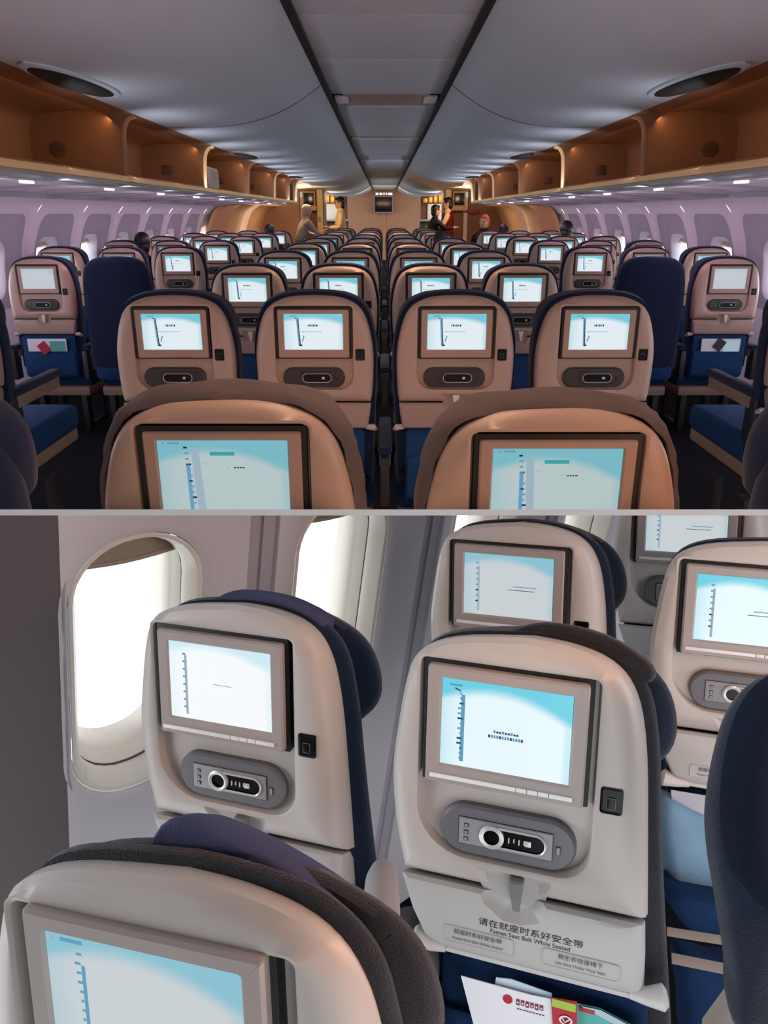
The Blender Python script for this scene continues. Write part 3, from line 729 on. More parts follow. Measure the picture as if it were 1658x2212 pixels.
# bags in the bins
def bag(x, y, z, sx, sy, sz, m1, m2, label, name='bag'):
    r = empty(name, Matrix.Translation((x, y, z)))
    bm = bmesh.new(); box(bm, (-sx / 2, -sy / 2, 0), (sx / 2, sy / 2, sz), min(sx, sy, sz) * .22); obj('body', bm, m1, r, 50)
    bm = bmesh.new(); tube(bm, [(-sx * .2, -sy / 2 - .005, sz * .72), (-sx * .12, -sy / 2 - .03, sz * .8), (sx * .12, -sy / 2 - .03, sz * .8), (sx * .2, -sy / 2 - .005, sz * .72)], .008, 8); obj('handle', bm, DARKFRAME, r)
    bm = bmesh.new(); box(bm, (-sx * .4, -sy / 2 - .006, sz * .12), (sx * .4, -sy / 2 + .01, sz * .55), .004); obj('front_pocket', bm, m2, r)
    tag(r, label, 'bag'); ZONE[r] = 'A'
bag(-1.60, 7.0, CZ + .19, .22, .4, .20, mat('patterned_bag', (170, 160, 150), .7, noise=.35, nscale=60), DARKCO, 'pale patterned bag with dark base in a left bin')
bag(-1.76, 6.85, CZ + .19, .16, .3, .26, DARKCO, DARKFRAME, 'black bag beside the patterned bag in a left bin')
bag(-1.58, 12.5, CZ + .19, .22, .5, .30, DARKCO, GREYCO, 'dark bag stuffed in the farthest left bin')
bag(1.58, 12.5, CZ + .19, .22, .5, .30, DARKCO, GALB, 'dark bag stuffed in the farthest right bin')
bag(1.70, 11.3, CZ + .19, .22, .5, .28, GALB, DARKCO, 'brown bag in the sixth bin on the right')

# underside service panels, sidewall
for side in (-1, 1):
    sn = 'left' if side < 0 else 'right'
    strip_surface('trim_%d' % (6 if side < 0 else 7), [(side * 1.64, .165), (side * 1.75, .180), (side * 2.2, .165), (side * 2.86, .122)], -.6, 13.6, PSU)
    # service ribs and reading lights on the underside
    for k in range(9):
        y = 2.7 + 1.16 * k
        r = empty('service_unit', Matrix.Translation((side * 2.2, y, CZ + .155)) @ Matrix.Rotation(side * math.radians(-6), 4, 'Z'))
        bm = bmesh.new(); box(bm, (-.40, -.10, -.014), (.46, .03, .012), .010, 0, Matrix.Rotation(side * math.radians(2.5), 4, 'Y')); obj('rib', bm, FASCIA, r, 50)
        bm = bmesh.new(); box(bm, (-.40, .035, -.008), (.46, .075, .008), .004, 0, Matrix.Rotation(side * math.radians(2.5), 4, 'Y')); obj('slot', bm, DARKFRAME, r)
        bm = bmesh.new(); box(bm, (side * -.44 - .025, -.04, -.014), (side * -.44 + .025, .04, .004), .006); obj('lamp', bm, LIT if k % 3 == 0 else WHITE, r)
        tag(r, '%s service rib with a small lamp under the %s bins' % (ordn[k], sn), 'service unit', 'service units under the %s bins' % sn); ZONE[r] = 'A'
    # sidewall with one recess and one window opening per panel
    prof = catmull([(2.84, .128), (2.93, .075), (2.985, .0), (3.03, -.10), (3.07, -.22), (3.10, -.36), (3.115, -.5), (3.12, -.7), (3.10, -1.0), (3.06, -1.25), (3.0, -1.48)], 3, closed=False)
    def wallx(z):
        for (x0_, z0_), (x1_, z1_) in zip(prof, prof[1:]):
            if z1_ <= z <= z0_: return x0_ + (x1_ - x0_) * (z - z0_) / (z1_ - z0_)
        return 3.0
    pitch = 1.035
    for k in range(-6, 7):
        ys = 6.80 + pitch * k
        name = 'wall_%s' % sn
        bm = bmesh.new()
        # recess outline and window outline in (y, z)
        cY = ys + .44; cZ_ = -.30
        cell = [(ys - .09, .128), (ys + pitch - .09, .128), (ys + pitch - .09, -1.48), (ys - .09, -1.48)]
        pock = rrect(cY - .40, cY + .42, -.78, .030, [.14, .16, .05, .05], 5)
        pock = [(yy + (.16 * (max(0, -z - .1)) * -1 if yy < cY else 0.02 * max(0, -z)), z) for yy, z in pock]
        wout = rrect(cY - .34, cY + .10, -.66, -.21, .13, 6); win = rrect(cY - .27, cY + .03, -.62, -.25, .12, 6)
        cc = (cY - .12, -.42)
        AA = angset([cell, pock, wout], cc, 60)
        rc, rp, rw, rg = polar(cell, cc, AA), polar(pock, cc, AA), polar(wout, cc, AA), polar(win, cc, AA)
        def W(rg_, dx):
            return [Vector((side * (wallx(max(-1.48, min(.128, z))) + dx), yy, CZ + z)) for yy, z in rg_]
        def mid(a_, b_, t): return [(p[0] + (q_[0] - p[0]) * t, p[1] + (q_[1] - p[1]) * t) for p, q_ in zip(a_, b_)]
        rings = [W(rc, 0), W(mid(rc, rp, .25), 0), W(mid(rc, rp, .5), 0), W(mid(rc, rp, .75), 0), W(rp, 0), W(inset(rp, .03), .016), W(mid(inset(rp, .03), inset(rw, -.01), .5), .022), W(inset(rw, -.01), .02), W(rw, .026), W(mid(rw, rg, .6), .06), W(rg, .10)]
        loft(bm, rings, False, False, mis=[0, 0, 0, 0, 0, 1, 1, 0, 0, 0])
        for f in bm.faces: pass
        o = obj(name, bm, [WALLA, POCKET], None, 35, recalc=True); tag(o, kind='structure'); ZONE[o] = 'A'
        strip_surface('trim_%d' % (30 + k + (20 if side > 0 else 0)), [(side * (x + .012), z) for x, z in prof], ys - .13, ys - .05, WALLA)
        if k < -3: continue
        bm = bmesh.new(); vs = [bm.verts.new(p) for p in W(polar(win, cc, [2 * math.pi * t / 24 for t in range(24)]), .095)]; bm.faces.new(vs); bmesh.ops.solidify(bm, geom=bm.faces[:], thickness=.004)
        o = obj('window_%d' % (k + 4 + (20 if side > 0 else 0)), bm, GLASS, None); tag(o, kind='structure'); ZONE[o] = 'A'
        bm = bmesh.new(); sh = [(yy, z) for yy, z in rrect(cY - .30, cY + .06, -.62, -.235, .12, 6) if z > -.31]; sh = sh + [(cY - .29, -.31)] if sh[-1][0] > cY - .2 else sh
        vs = [bm.verts.new(p) for p in W(sh, .078)]; bm.faces.new(vs); bmesh.ops.solidify(bm, geom=bm.faces[:], thickness=.006)
        o = obj('window_shade', bm, SHADE, None); tag(o, 'raised shade in the %s wall window number %s from the frame edge' % (sn, ['one', 'two', 'three', 'four', 'five', 'six', 'seven', 'eight', 'nine', 'ten'][k + 3]), 'window shade', '%s wall shades' % sn); ZONE[o] = 'A'
    # outer blanking skin above and at the ends so that daylight only comes through windows
    strip_surface('wall_%s_outer' % sn, [(side * 1.3, .53), (side * 2.2, .62), (side * 3.4, .4)], -1.2, YB + .1, PSU)
    strip_surface('wall_%s_top' % sn, [(side * 2.84, .128), (side * 3.4, .4)], -1.2, 13.3, PSU)
# floor, ends
bm = bmesh.new(); box(bm, (-3.3, 3.2, -.05), (3.3, YB + .2, 0.0)); o = obj('floor', bm, FLOOR); tag(o, kind='structure'); ZONE[o] = 'A'
bm = bmesh.new(); box(bm, (-3.5, -1.3, .9), (3.5, -1.2, 2.6)); o = obj('wall_rear', bm, BULK); tag(o, kind='structure'); ZONE[o] = 'A0'
bm = bmesh.new(); box(bm, (-3.5, -1.25, 1.36), (3.5, -.03, 1.38)); o = obj('floor_rear', bm, FLOOR); tag(o, kind='structure'); ZONE[o] = 'A0'  # unseen panel added behind the camera to stop light leaking in
# front bulkhead
bm = bmesh.new(); box(bm, (-1.30, YB, 0), (1.27, YB + .15, CZ + .9)); o = obj('wall_front', bm, BULK); tag(o, kind='structure'); ZONE[o] = 'A'
bm = bmesh.new(); box(bm, (-3.4, YB + .6, 0), (3.4, YB + .7, CZ + .9)); o = obj('wall_far', bm, GALB); tag(o, kind='structure'); ZONE[o] = 'A'
bm = bmesh.new(); box(bm, (-.012, YB - .03, 0), (.012, YB, CZ + .0), .004); o = obj('trim_8', bm, BINEDGE); tag(o, kind='structure'); ZONE[o] = 'A'
tv = empty('television', Matrix.Translation((-.02, YB - .3, CZ + .02)))
bm = bmesh.new(); box(bm, (-.32, -.03, 0), (.32, .18, .53), .02); obj('cabinet', bm, TVF, tv)
bm = bmesh.new(); box(bm, (-.285, -.034, .04), (.285, -.024, .50), .002); obj('display', bm, TVB, tv)
bm = bmesh.new(); box(bm, (-.05, .1, -.06), (.05, .3, .1), .01); obj('bracket', bm, TVF, tv)
tag(tv, 'small black television in grey frame on the front bulkhead', 'television'); ZONE[tv] = 'A'
es = empty('emergency_light', Matrix.Translation((.0, YB - .25, CZ + .62)))
bm = bmesh.new(); box(bm, (-.30, 0, -.05), (.30, .2, .06), .01); obj('housing', bm, BULK, es)
bm = bmesh.new()
for a_, b_ in ((-.27, -.18), (-.14, -.06), (-.02, .02), (.06, .1), (.14, .27)): box(bm, (a_, -.01, -.035), (b_, .0, .03), .004)
obj('lens', bm, LIT, es); tag(es, 'small lit white light row above the television', 'ceiling light'); ZONE[es] = 'A'

# exit zone and galley behind the rows
def pbox(name, u0, v0, u1, v1, y, d, m, label=None, cat=None, kind=None, bev=.004, parent=None):
    """box whose face at depth y covers the given outline"""
    a = atY(u0, v0, y); b = atY(u1, v1, y); bm = bmesh.new(); box(bm, (min(a.x, b.x), y, min(a.z, b.z)), (max(a.x, b.x), y + d, max(a.z, b.z)), bev)
    o = obj(name, bm, m, parent)
    if parent is None: ZONE[o] = 'A'
    if label: tag(o, label, cat)
    if kind: tag(o, kind=kind)
    return o
for side in (-1, 1):
    sn = 'left' if side < 0 else 'right'
    def U(u): return u if side < 0 else 1658 - u
    g = empty('galley_unit'); 
    pbox('body', U(655), 402, U(702), 600, 17.6, .9, GALB, parent=g)
    pbox('cream_panel', U(683), 400, U(700), 600, 17.5, .1, YEL, parent=g)
    pbox('monitor_frame', U(652), 413, U(681), 446, 17.45, .1, mat('galley_tan', (196, 150, 100), .5), parent=g)
    pbox('monitor', U(655), 417, U(677), 443, 17.40, .06, TVB, parent=g)
    if side > 0: pbox('dark_stripe', U(655), 453, U(625), 460, 17.4, .06, MAROON, parent=g)
    pbox('counter', U(650), 446, U(683), 455, 17.35, .2, mat('galley_tan', (196, 150, 100), .5), parent=g)
    bm = bmesh.new(); c_ = atY(U(689), 473, 17.48); box(bm, (c_.x - .03, 17.46, c_.z - .05), (c_.x + .03, 17.5, c_.z + .05), .004); obj('switch_plate', bm, TVF, g)
    tag(g, 'tan galley wall unit with dark monitor beyond the %s seats' % sn, 'galley unit'); ZONE[g] = 'A'
    # galley alcove with containers and lit counter
    k2 = empty('galley_counter')
    pbox('back_panel', U(700), 424, U(752), 600, 21.0, .1, GALB, parent=k2)
    pbox('light_panel', U(702), 440, U(735), 476, 20.8, .1, GALW, parent=k2)
    pbox('worktop', U(700), 474, U(752), 478, 20.3, .5, TVF, parent=k2)
    pbox('lower_cabinet', U(700), 478, U(752), 560, 20.4, .5, DARKFRAME, parent=k2)
    for q in range(4):
        pbox('upper_box', U(702 + 11 * q), 419 + 3 * q, U(711 + 11 * q), 438, 20.6, .2, GOLD, parent=k2)
    tag(k2, 'galley counter with gold boxes above, %s of the television wall' % sn, 'galley counter'); ZONE[k2] = 'A'
    # curved door surround at the end of the windows
    bm = bmesh.new()
    pr = catmull([(2.72, .16), (2.88, .06), (2.98, -.12), (3.05, -.4), (3.06, -1.0), (3.0, -1.48)], 4, closed=False)
    for y0_, y1_, ins in ((13.3, 13.9, .0), (13.9, 15.2, .22), (15.2, 17.6, .34)):
        rows = [[bm.verts.new((side * (x - ins * (1 if y0_ > 13.5 else 0)), yy, CZ + z)) for x, z in pr] for yy in (y0_, y1_)]
        for k in range(len(pr) - 1): bm.faces.new((rows[0][k], rows[0][k + 1], rows[1][k + 1], rows[1][k]))
    rows = [[bm.verts.new((side * x, 13.9, CZ + z)) for x, z in pr], [bm.verts.new((side * (x - .22), 13.9, CZ + z)) for x, z in pr]]
    for k in range(len(pr) - 1): bm.faces.new((rows[0][k], rows[0][k + 1], rows[1][k + 1], rows[1][k]))
    o = obj('door_%d' % (1 if side < 0 else 2), bm, mat('door_cream', (226, 184, 140), .5), None, 40); tag(o, kind='structure'); ZONE[o] = 'A'
    bm = bmesh.new(); box(bm, (min(side * 1.9, side * 3.4), 17.6, 0), (max(side * 1.9, side * 3.4), 17.8, CZ + .75)); o = obj('wall_%s_galley' % sn, bm, BULK if side < 0 else GALB); tag(o, kind='structure'); ZONE[o] = 'A'
    strip_surface('ceiling', [(side * 1.34, .508), (side * 2.2, .46), (side * 2.9, .2)], 13.0, 18.0, mat('door_cream', (226, 184, 140), .5))
    bm = bmesh.new(); e0 = atY(U(590), 500, 13.85); 
# open ceiling hatch on the right
bm = bmesh.new(); hz = CZ + .60
P_ = [atY(u, v, 10.3) for u, v in ((878, 387), (903, 383), (960, 397), (1002, 394))] ; P2 = [atY(u, v, 10.4) for u, v in ((880, 390), (905, 392), (950, 408), (998, 402))]
vs = [bm.verts.new(p) for p in P_]; ws = [bm.verts.new(p) for p in P2]
for k in range(3): bm.faces.new((vs[k], vs[k + 1], ws[k + 1], ws[k]))
bmesh.ops.solidify(bm, geom=bm.faces[:], thickness=.02); o = obj('ceiling_hatch', bm, mat('hatch_tan', (226, 172, 128), .5)); tag(o, 'tan ceiling panel hanging open at the right before the galley', 'ceiling panel'); ZONE[o] = 'A'

# ------------------------------------------------------------------ people (upper cabin)
def skin_body(name, verts, edges, rads, m, M, parent=None, sub=2):
    me = bpy.data.meshes.new(name); me.from_pydata([Vector(v) for v in verts], edges, []); o = bpy.data.objects.new(name, me); C.objects.link(o)
    md = o.modifiers.new('s', 'SKIN'); sb = o.modifiers.new('b', 'SUBSURF'); sb.levels = sub; sb.render_levels = sub
    for i, r_ in enumerate(rads):
        rr = r_ if isinstance(r_, tuple) else (r_, r_); me.skin_vertices[0].data[i].radius = rr
    me.skin_vertices[0].data[0].use_root = True
    dg = bpy.context.evaluated_depsgraph_get(); dg.update(); nm = bpy.data.meshes.new_from_object(o.evaluated_get(dg)); bpy.data.objects.remove(o)
    nm.materials.clear(); nm.materials.append(m)
    for p in nm.polygons: p.use_smooth = True
    n = bpy.data.objects.new(name, nm); C.objects.link(n); n.parent = parent
    return n
def ellip(bm, c, r, mi=0, seg=16, M=None, zmin=None):
    q = bmesh.ops.create_uvsphere(bm, u_segments=seg, v_segments=12, radius=1.0)
    for v in q['verts']:
        v.co = Vector((c[0] + v.co.x * r[0], c[1] + v.co.y * r[1], c[2] + v.co.z * r[2]))
        if zmin is not None and v.co.z < zmin: v.co.z = zmin
    for v in q['verts']:
        for f in v.link_faces: f.material_index = mi
def head_parts(root, hx, hy, hz, face, hairm=HAIR, s=1.0, cap=None, long=False):
    """face: unit vector the person looks along (x, y)"""
    fx, fy = face; a = math.atan2(fx, fy)
    bm = bmesh.new()
    def T(p): return Vector((hx + (p[0] * math.cos(a) + p[1] * math.sin(a)) * s, hy + (-p[0] * math.sin(a) + p[1] * math.cos(a)) * s, hz + p[2] * s))
    ellip(bm, (0, 0, 0), (.074, .092, .112)); ellip(bm, (0, .02, -.055), (.058, .066, .062)); ellip(bm, (0, .098, -.012), (.013, .020, .024)); ellip(bm, (-.076, -.005, -.005), (.012, .022, .032)); ellip(bm, (.076, -.005, -.005), (.012, .022, .032))
    ellip(bm, (-.028, .083, .015), (.012, .008, .007), 1, 8); ellip(bm, (.028, .083, .015), (.012, .008, .007), 1, 8); ellip(bm, (0, .084, -.058), (.022, .009, .006), 2, 8)
    for v in bm.verts: v.co = T(v.co)
    obj('head', bm, [SKIN, HAIR, MAROON], root, 60)
    bm = bmesh.new(); ellip(bm, (0, -.016, .03), (.086, .096, .100)); ellip(bm, (0, -.05, -.03 if not long else -.06), (.074, .058, .085 if not long else .12)); ellip(bm, (0, .055, .085), (.05, .035, .028))
    for v in bm.verts: v.co = T(v.co)
    obj('hair', bm, cap or hairm, root, 60)
def hand(root, p, d, s=1.0, m=SKIN):
    d = Vector(d).normalized(); a = d.cross(Vector((0, 0, 1)));
    if a.length < .1: a = Vector((1, 0, 0))
    a.normalize(); p = Vector(p); V = [p - d * .02 * s, p + d * .03 * s, p + d * .065 * s]; E = [(0, 1), (1, 2)]; R = [.022 * s, .026 * s, .026 * s]
    for k, (o_, L) in enumerate(((-.026, .055), (-.009, .068), (.009, .064), (.026, .05))):
        b = len(V); V += [p + d * .085 * s + a * o_ * s, p + d * (.085 + L * .5) * s + a * o_ * 1.1 * s - Vector((0, 0, .008 * s)), p + d * (.085 + L) * s + a * o_ * 1.1 * s - Vector((0, 0, .022 * s))]; E += [(2, b), (b, b + 1), (b + 1, b + 2)]; R += [.0095 * s, .009 * s, .007 * s]
    b = len(V); V += [p + d * .03 * s - a * .035 * s, p + d * .062 * s - a * .052 * s]; E += [(1, b), (b, b + 1)]; R += [.011 * s, .008 * s]
    skin_body('hand', V, E, R, m, None, root, 1)
def person_standing(x, y, zt, face, shirt, lower, label, s=1.0, vest=None, arms=None, cap=None, lean=0.0, long=False, base=0.0):
    """zt: height of the crown"""
    r = empty('person', Matrix.Translation((x, y, base))); H = zt - base; k = H / 1.72
    f = Vector((face[0], face[1], 0)).normalized(); sd = Vector((f.y, -f.x, 0)); U_ = Vector((0, 0, 1))
    def P(fr, si, h): return f * fr * k + sd * si * k + U_ * h * k
    ln = lean
    sh = 1.42
    V = [P(0, 0, .95), P(ln * .4, 0, 1.15), P(ln * .8, 0, 1.36), P(ln, 0, 1.46), P(ln, 0, 1.54)]
    E = [(0, 1), (1, 2), (2, 3), (3, 4)]; R = [(.15, .11), (.135, .10), (.17, .105), (.07, .07), (.055, .055)]
    for sgn in (-1, 1):
        b = len(V); arm = (arms or {}).get(sgn, [(0.02, .24, 1.14), (.14, .22, .96)])
        V += [P(ln * .9, sgn * .17, 1.38), P(arm[0][0] + ln, sgn * arm[0][1], arm[0][2]), P(arm[1][0] + ln, sgn * arm[1][1], arm[1][2])]
        E += [(2, b), (b, b + 1), (b + 1, b + 2)]; R += [.062, .045, .034]
    R = [(a * k, b * k) if not isinstance(a, tuple) else a for a, b in [(q if isinstance(q, tuple) else (q, q)) for q in R]]
    skin_body('torso', V, E, R, shirt, None, r)
    V = [P(0, 0, .96)]; E = []; R = [(.15 * k, .11 * k)]
    for sgn in (-1, 1):
        b = len(V); V += [P(0, sgn * .09, .88), P(.02, sgn * .10, .50), P(-.01, sgn * .10, .09), P(.14, sgn * .11, .04)]; E += [(0, b), (b, b + 1), (b + 1, b + 2), (b + 2, b + 3)]; R += [(.085 * k, .085 * k), (.06 * k, .06 * k), (.045 * k, .045 * k), (.035 * k, .03 * k)]
    skin_body('trousers', V, E, R, lower, None, r)
    for sgn in (-1, 1):
        arm = (arms or {}).get(sgn, [(0.02, .24, 1.14), (.14, .22, .96)]); a0 = P(arm[0][0] + ln, sgn * arm[0][1], arm[0][2]); a1 = P(arm[1][0] + ln, sgn * arm[1][1], arm[1][2]); hand(r, a1 + (a1 - a0).normalized() * .02, a1 - a0, k)
    hc = P(ln + .01, 0, 1.605); head_parts(r, hc.x, hc.y, hc.z, (f.x, f.y), s=k, cap=cap, long=long)
    if vest:
        bm = bmesh.new(); el = [(math.cos(a), math.sin(a)) for a in [2 * math.pi * t / 24 for t in range(24)]]
        loft(bm, [[P(ln * .8 * (h - .9) / .5 + b_ * ra2, a_ * ra, h) for a_, b_ in el] for h, ra, ra2 in ((.86, .18, .13), (1.0, .17, .125), (1.15, .165, .12), (1.3, .185, .125), (1.41, .165, .11), (1.45, .09, .075))], False, False); bmesh.ops.solidify(bm, geom=bm.faces[:], thickness=.006)
        obj('vest', bm, vest, r, 60)
    tag(r, label, 'person'); ZONE[r] = 'A'; return r
def px_at(u, y): return atY(u, 462, y).x
yq = 16.6
person_standing(px_at(735, yq), yq, CZ + .335, (-1, -.15), CREAMS, DENIM, 'person with short black hair in cream shirt standing at left before the galley', arms={1: [(.06, .22, 1.16), (.22, .16, 1.12)], -1: [(.05, .22, 1.14), (.24, .18, 1.15)]})
person_standing(px_at(967, yq), yq, CZ + .325, (-1, .1), mat('white_blouse', (226, 190, 160), .8), DENIM, 'person with black hair in dark red vest standing at right before the galley', vest=REDV, arms={1: [(.10, .20, 1.18), (.30, .14, 1.18)], -1: [(.10, .20, 1.18), (.30, .14, 1.16)]}, long=False)
yq = 14.9
person_standing(px_at(925, 16.0), 16.0, CZ + .17, (1, .35), DARKCO, DARKCO, 'person in black coat leaning forward at right before the galley', lean=.16, arms={1: [(.16, .20, 1.24), (.36, .14, 1.26)], -1: [(.14, .20, 1.22), (.34, .12, 1.24)]})
person_standing(px_at(640, 15.4), 15.4, CZ + .17, (1, .5), GREYCO, DENIM, 'person in mottled grey jacket bending with a backpack at left', lean=.22, arms={1: [(.12, .24, 1.18), (.28, .22, 1.10)], -1: [(.10, .24, 1.16), (.26, .2, 1.12)]}, cap=GREYCO)
def person_seated(x, y, zt, label, cap=None, face=(0, 1), shirt=DARKCO):
    r = empty('person', Matrix.Translation((x, y, .46))); H = zt - .46
    V = [(0, 0, .06), (0, -.03, .28), (0, -.04, H - .34), (0, -.03, H - .24), (0, -.02, H - .19)]; E = [(0, 1), (1, 2), (2, 3), (3, 4)]; R = [(.15, .12), (.15, .11), (.17, .10), (.065, .065), (.055, .055)]
    for sg in (-1, 1):
        b = len(V); V += [(sg * .16, -.04, H - .36), (sg * .22, .02, H - .60), (sg * .16, .24, H - .62)]; E += [(2, b), (b, b + 1), (b + 1, b + 2)]; R += [.06, .045, .035]
        b = len(V); V += [(sg * .09, .06, .07), (sg * .11, .42, .07), (sg * .11, .44, -.36)]; E += [(0, b), (b, b + 1), (b + 1, b + 2)]; R += [.085, .06, .045]
    skin_body('body', V, E, [(q, q) if not isinstance(q, tuple) else q for q in R], shirt, None, r)
    for sg in (-1, 1): hand(r, (sg * .15, .27, H - .62), (-sg * .3, 1, 0))
    head_parts(r, 0, -.01, H - .115, face, cap=cap); tag(r, label, 'person'); ZONE[r] = 'A'
person_seated(px_at(297, 8.25), 8.35, CZ + .02 - .215 + .0, 'seated person seen as black hair above a left block seat')
person_seated(px_at(1226, 9.9), 9.95, CZ - .09, 'seated person with black hair above the right block seats')
person_seated(px_at(1040, 13.6), 13.2, CZ - .02, 'seated person with orange cap near the right door', cap=mat('orange_cap', (206, 110, 70), .8), face=(-.5, -1))
person_seated(px_at(950, 9.4), 9.25, CZ - .20, 'seated person with dark brown hair in the centre right rows', cap=mat('brown_hair', (46, 22, 20), .7))
person_seated(px_at(1080, 12.0), 11.65, CZ - .16, 'seated person with dark hair far right beyond the screens')
person_seated(px_at(573, 12.5), 12.9, CZ - .17, 'seated person with dark hair far left beyond the screens')

# ------------------------------------------------------------------ deck between the cabins
bm = bmesh.new()
ey = Vector((0, math.cos(ANG), -math.sin(ANG)))
for s_ in (1,):
    for a, b in ((-4.2, 4.2),):
        q = []
        for (xx, dd, tt) in ((a, D0, -1), (b, D0, -1), (b, 3.95, -1), (a, 3.95, -1), (a, D0, 1), (b, D0, 1), (b, 3.95, 1), (a, 3.95, 1)):
            q.append(bm.verts.new(PO + Vector((xx, 0, 0)) + ey * dd + PN * (tt * TH / 2)))
        for f in ((0, 1, 2, 3), (4, 5, 6, 7), (0, 1, 5, 4), (1, 2, 6, 5), (2, 3, 7, 6), (3, 0, 4, 7)): bm.faces.new([q[i] for i in f])
o = obj('trim_9', bm, mat('deck_white', (236, 236, 238), .5, noise=0)); tag(o, kind='structure')

# ------------------------------------------------------------------ LOWER CABIN
def rotvec(r):
    v = Vector(r); return Matrix.Rotation(v.length, 3, v.normalized())
def seat_matrix(rv, dr, T, zc):
    R = rotvec(rv) @ rotvec(dr)          # local fit axes: x right, -z(up)->y, depth->z  in camera coordinates
    ex = cdir(R @ Vector((1, 0, 0))); ez = cdir(R @ Vector((0, -1, 0))); ey_ = cdir(R @ Vector((0, 0, 1)))
    M = Matrix((( ex.x, ey_.x, ez.x, 0), (ex.y, ey_.y, ez.y, 0), (ex.z, ey_.z, ez.z, 0), (0, 0, 0, 1)))
    org = cw(*T) - ez * zc
    return Matrix.Translation(org) @ M
RV = (0.1659, 0.2866, 0.0221)
BT = {'Q': ((0.1874, 0.4113, 1.1463), (-0.0096, 0.0012, 0.0191)), 'P': ((-0.2883, 0.3919, 1.3118), (-0.0031, 0.019, 0.0036)), 'R': ((0.281, 0.2782, 1.6782), (0.0047, 0.0014, -0.0003)),
      'S': ((0.7535, 0.3067, 1.5384), (0.0009, 0.0001, 0.0072)), 'T': ((0.7985, 0.1659, 1.9578), (0, -0.0034, -0.0123)), 'N': ((-0.2167, 0.5073, 0.6818), (0.0071, -0.0183, -0.0172))}
b_shell = catmull([(.02, .155), (-.071, .144), (-.126, .127), (-.158, .098), (-.173, .048), (-.183, -.02), (-.190, -.087), (-.188, -.153), (-.179, -.219), (-.165, -.284)], 3, closed=False) + list(reversed(catmull([(.02, .155), (.075, .151), (.125, .138), (.158, .115), (.178, .082), (.190, .040), (.199, -.02), (.206, -.10), (.213, -.20), (.219, -.284)], 3, closed=False)))[:-1]
b_tray = [(-.164, -.2885), (.219, -.2885), (.2235, -.35), (.226, -.412), (-.094, -.4105), (-.121, -.396), (-.144, -.350)]
b_cush = catmull([(.02, .160), (-.075, .150), (-.13, .132), (-.160, .100), (-.172, .05), (-.180, -.02), (-.184, -.09), (-.178, -.2), (-.150, -.32), (-.13, -.50), (-.12, -.66)], 3, closed=False) + list(reversed(catmull([(.02, .160), (.08, .156), (.130, .143), (.166, .118), (.188, .085), (.200, .040), (.209, -.02), (.216, -.10), (.226, -.20), (.24, -.32), (.262, -.50), (.28, -.66)], 3, closed=False)))[:-1]
b_head = catmull([(.01, .168), (-.08, .156), (-.135, .135), (-.165, .095), (-.172, .05), (-.17, 0.0), (-.15, -.05), (0, -.075), (.15, -.07), (.20, -.04), (.225, .0), (.225, .05), (.205, .10), (.165, .135), (.09, .162)], 3)
PB = dict(name='airline_seat', z0=1.05, c=-.06, shell=b_shell, thick=.062, rd=.020, kx=.30, kz=-.35,
    recess=rrect(-.136, .138, -.236, .0985, [.010, .010, .085, .050], 8),
    tray=b_tray, cup=[(-.045, -.246), (.083, -.246), (.083, -.290), (.070, -.322), (.040, -.334), (.010, -.332), (-.02, -.310), (-.036, -.285)], latch=(.030, -.280),
    bez=(-.1228, .1228, -.1058, .0916), scr=(-.1, .1, -.0722, .0722), gap=.007, proud=.010, bar=True,
    pill=(-.098, .118, -.232, -.146), plate=(-.066, .081, -.2115, -.1665), rem=(-.031, .073, -.207, -.171), port=(.147, .180, -.110, -.067),
    cushion=b_cush, cush=(.045, .095), head=b_head, head_y=(.08, .14), w=.2, lx=.065, tray_bot=-.412,
    m_shell=B_SHELL, m_tray=B_TRAY, m_bezel=B_BEZEL, m_pill=PILLB, m_plate=PLATEB, m_latch=mat('latch_grey', (120, 118, 116), .4), m_scr=SCR_B, ui='b',
    m_cush=NAVY_B, m_head=NAVY_B, m_pocket=BLUE_B, m_pan=BLUE_B, legs=False)
seatB = build_seat(PB)
# lower placards and hinge bar
trayB = [c_ for c_ in seatB.children if c_.name.startswith('tray_table')][0]
z0 = PB['z0']; INK = mat('placard_ink', (20, 20, 22), .6, noise=0)
def plac(x0, x1, za, zb, skew=-0.02):
    bm = bmesh.new(); cx_, cz_ = (x0 + x1) / 2, (za + zb) / 2 + z0
    ou = rrect(x0, x1, za + z0, zb + z0, .006, 3); AA = angset([ou], (cx_, cz_), 20); o_ = polar(ou, (cx_, cz_), AA)
    loft(bm, [ring3(o_, 0.001), ring3(o_, -.0012), ring3(inset(o_, .0012), -.0018), ring3(inset(o_, .0022), -.0008)])
    return obj('placard', bm, B_TRAY, trayB)
p1 = plac(-.085, .030, -.392, -.362); p2 = plac(.075, .195, -.392, -.362)
text_obj('请在就座时系好安全带', .0145, INK, trayB, (.055, -.0006, z0 - .343), squeeze=1.15)
text_obj('Fasten Seat Belt While Seated', .0105, INK, trayB, (.055, -.0006, z0 - .3555), squeeze=1.0)
text_obj('就座时系好安全带', .0100, INK, p1, (-.028, -.0022, z0 - .371))
text_obj('Fasten Seat Belt While Seated', .0068, INK, p1, (-.028, -.0022, z0 - .383))
text_obj('救生衣在座椅下', .0100, INK, p2, (.135, -.0022, z0 - .371))
text_obj('Life Vest Under Your Seat', .0072, INK, p2, (.135, -.0022, z0 - .383))
bm = bmesh.new()
for s_, xa, xb in ((-1, -.082, -.135), (1, .212, .262)):
    tube(bm, [(xa, .012, z0 - .414), ((xa + xb) / 2, .012, z0 - .415), (xb, .014, z0 - .412), (xb + s_ * .006, .014, z0 - .410)], [.010, .013, .019, .012], 14)
tube(bm, [(-.09, .010, z0 - .414), (.22, .010, z0 - .4165)], .0065, 10)
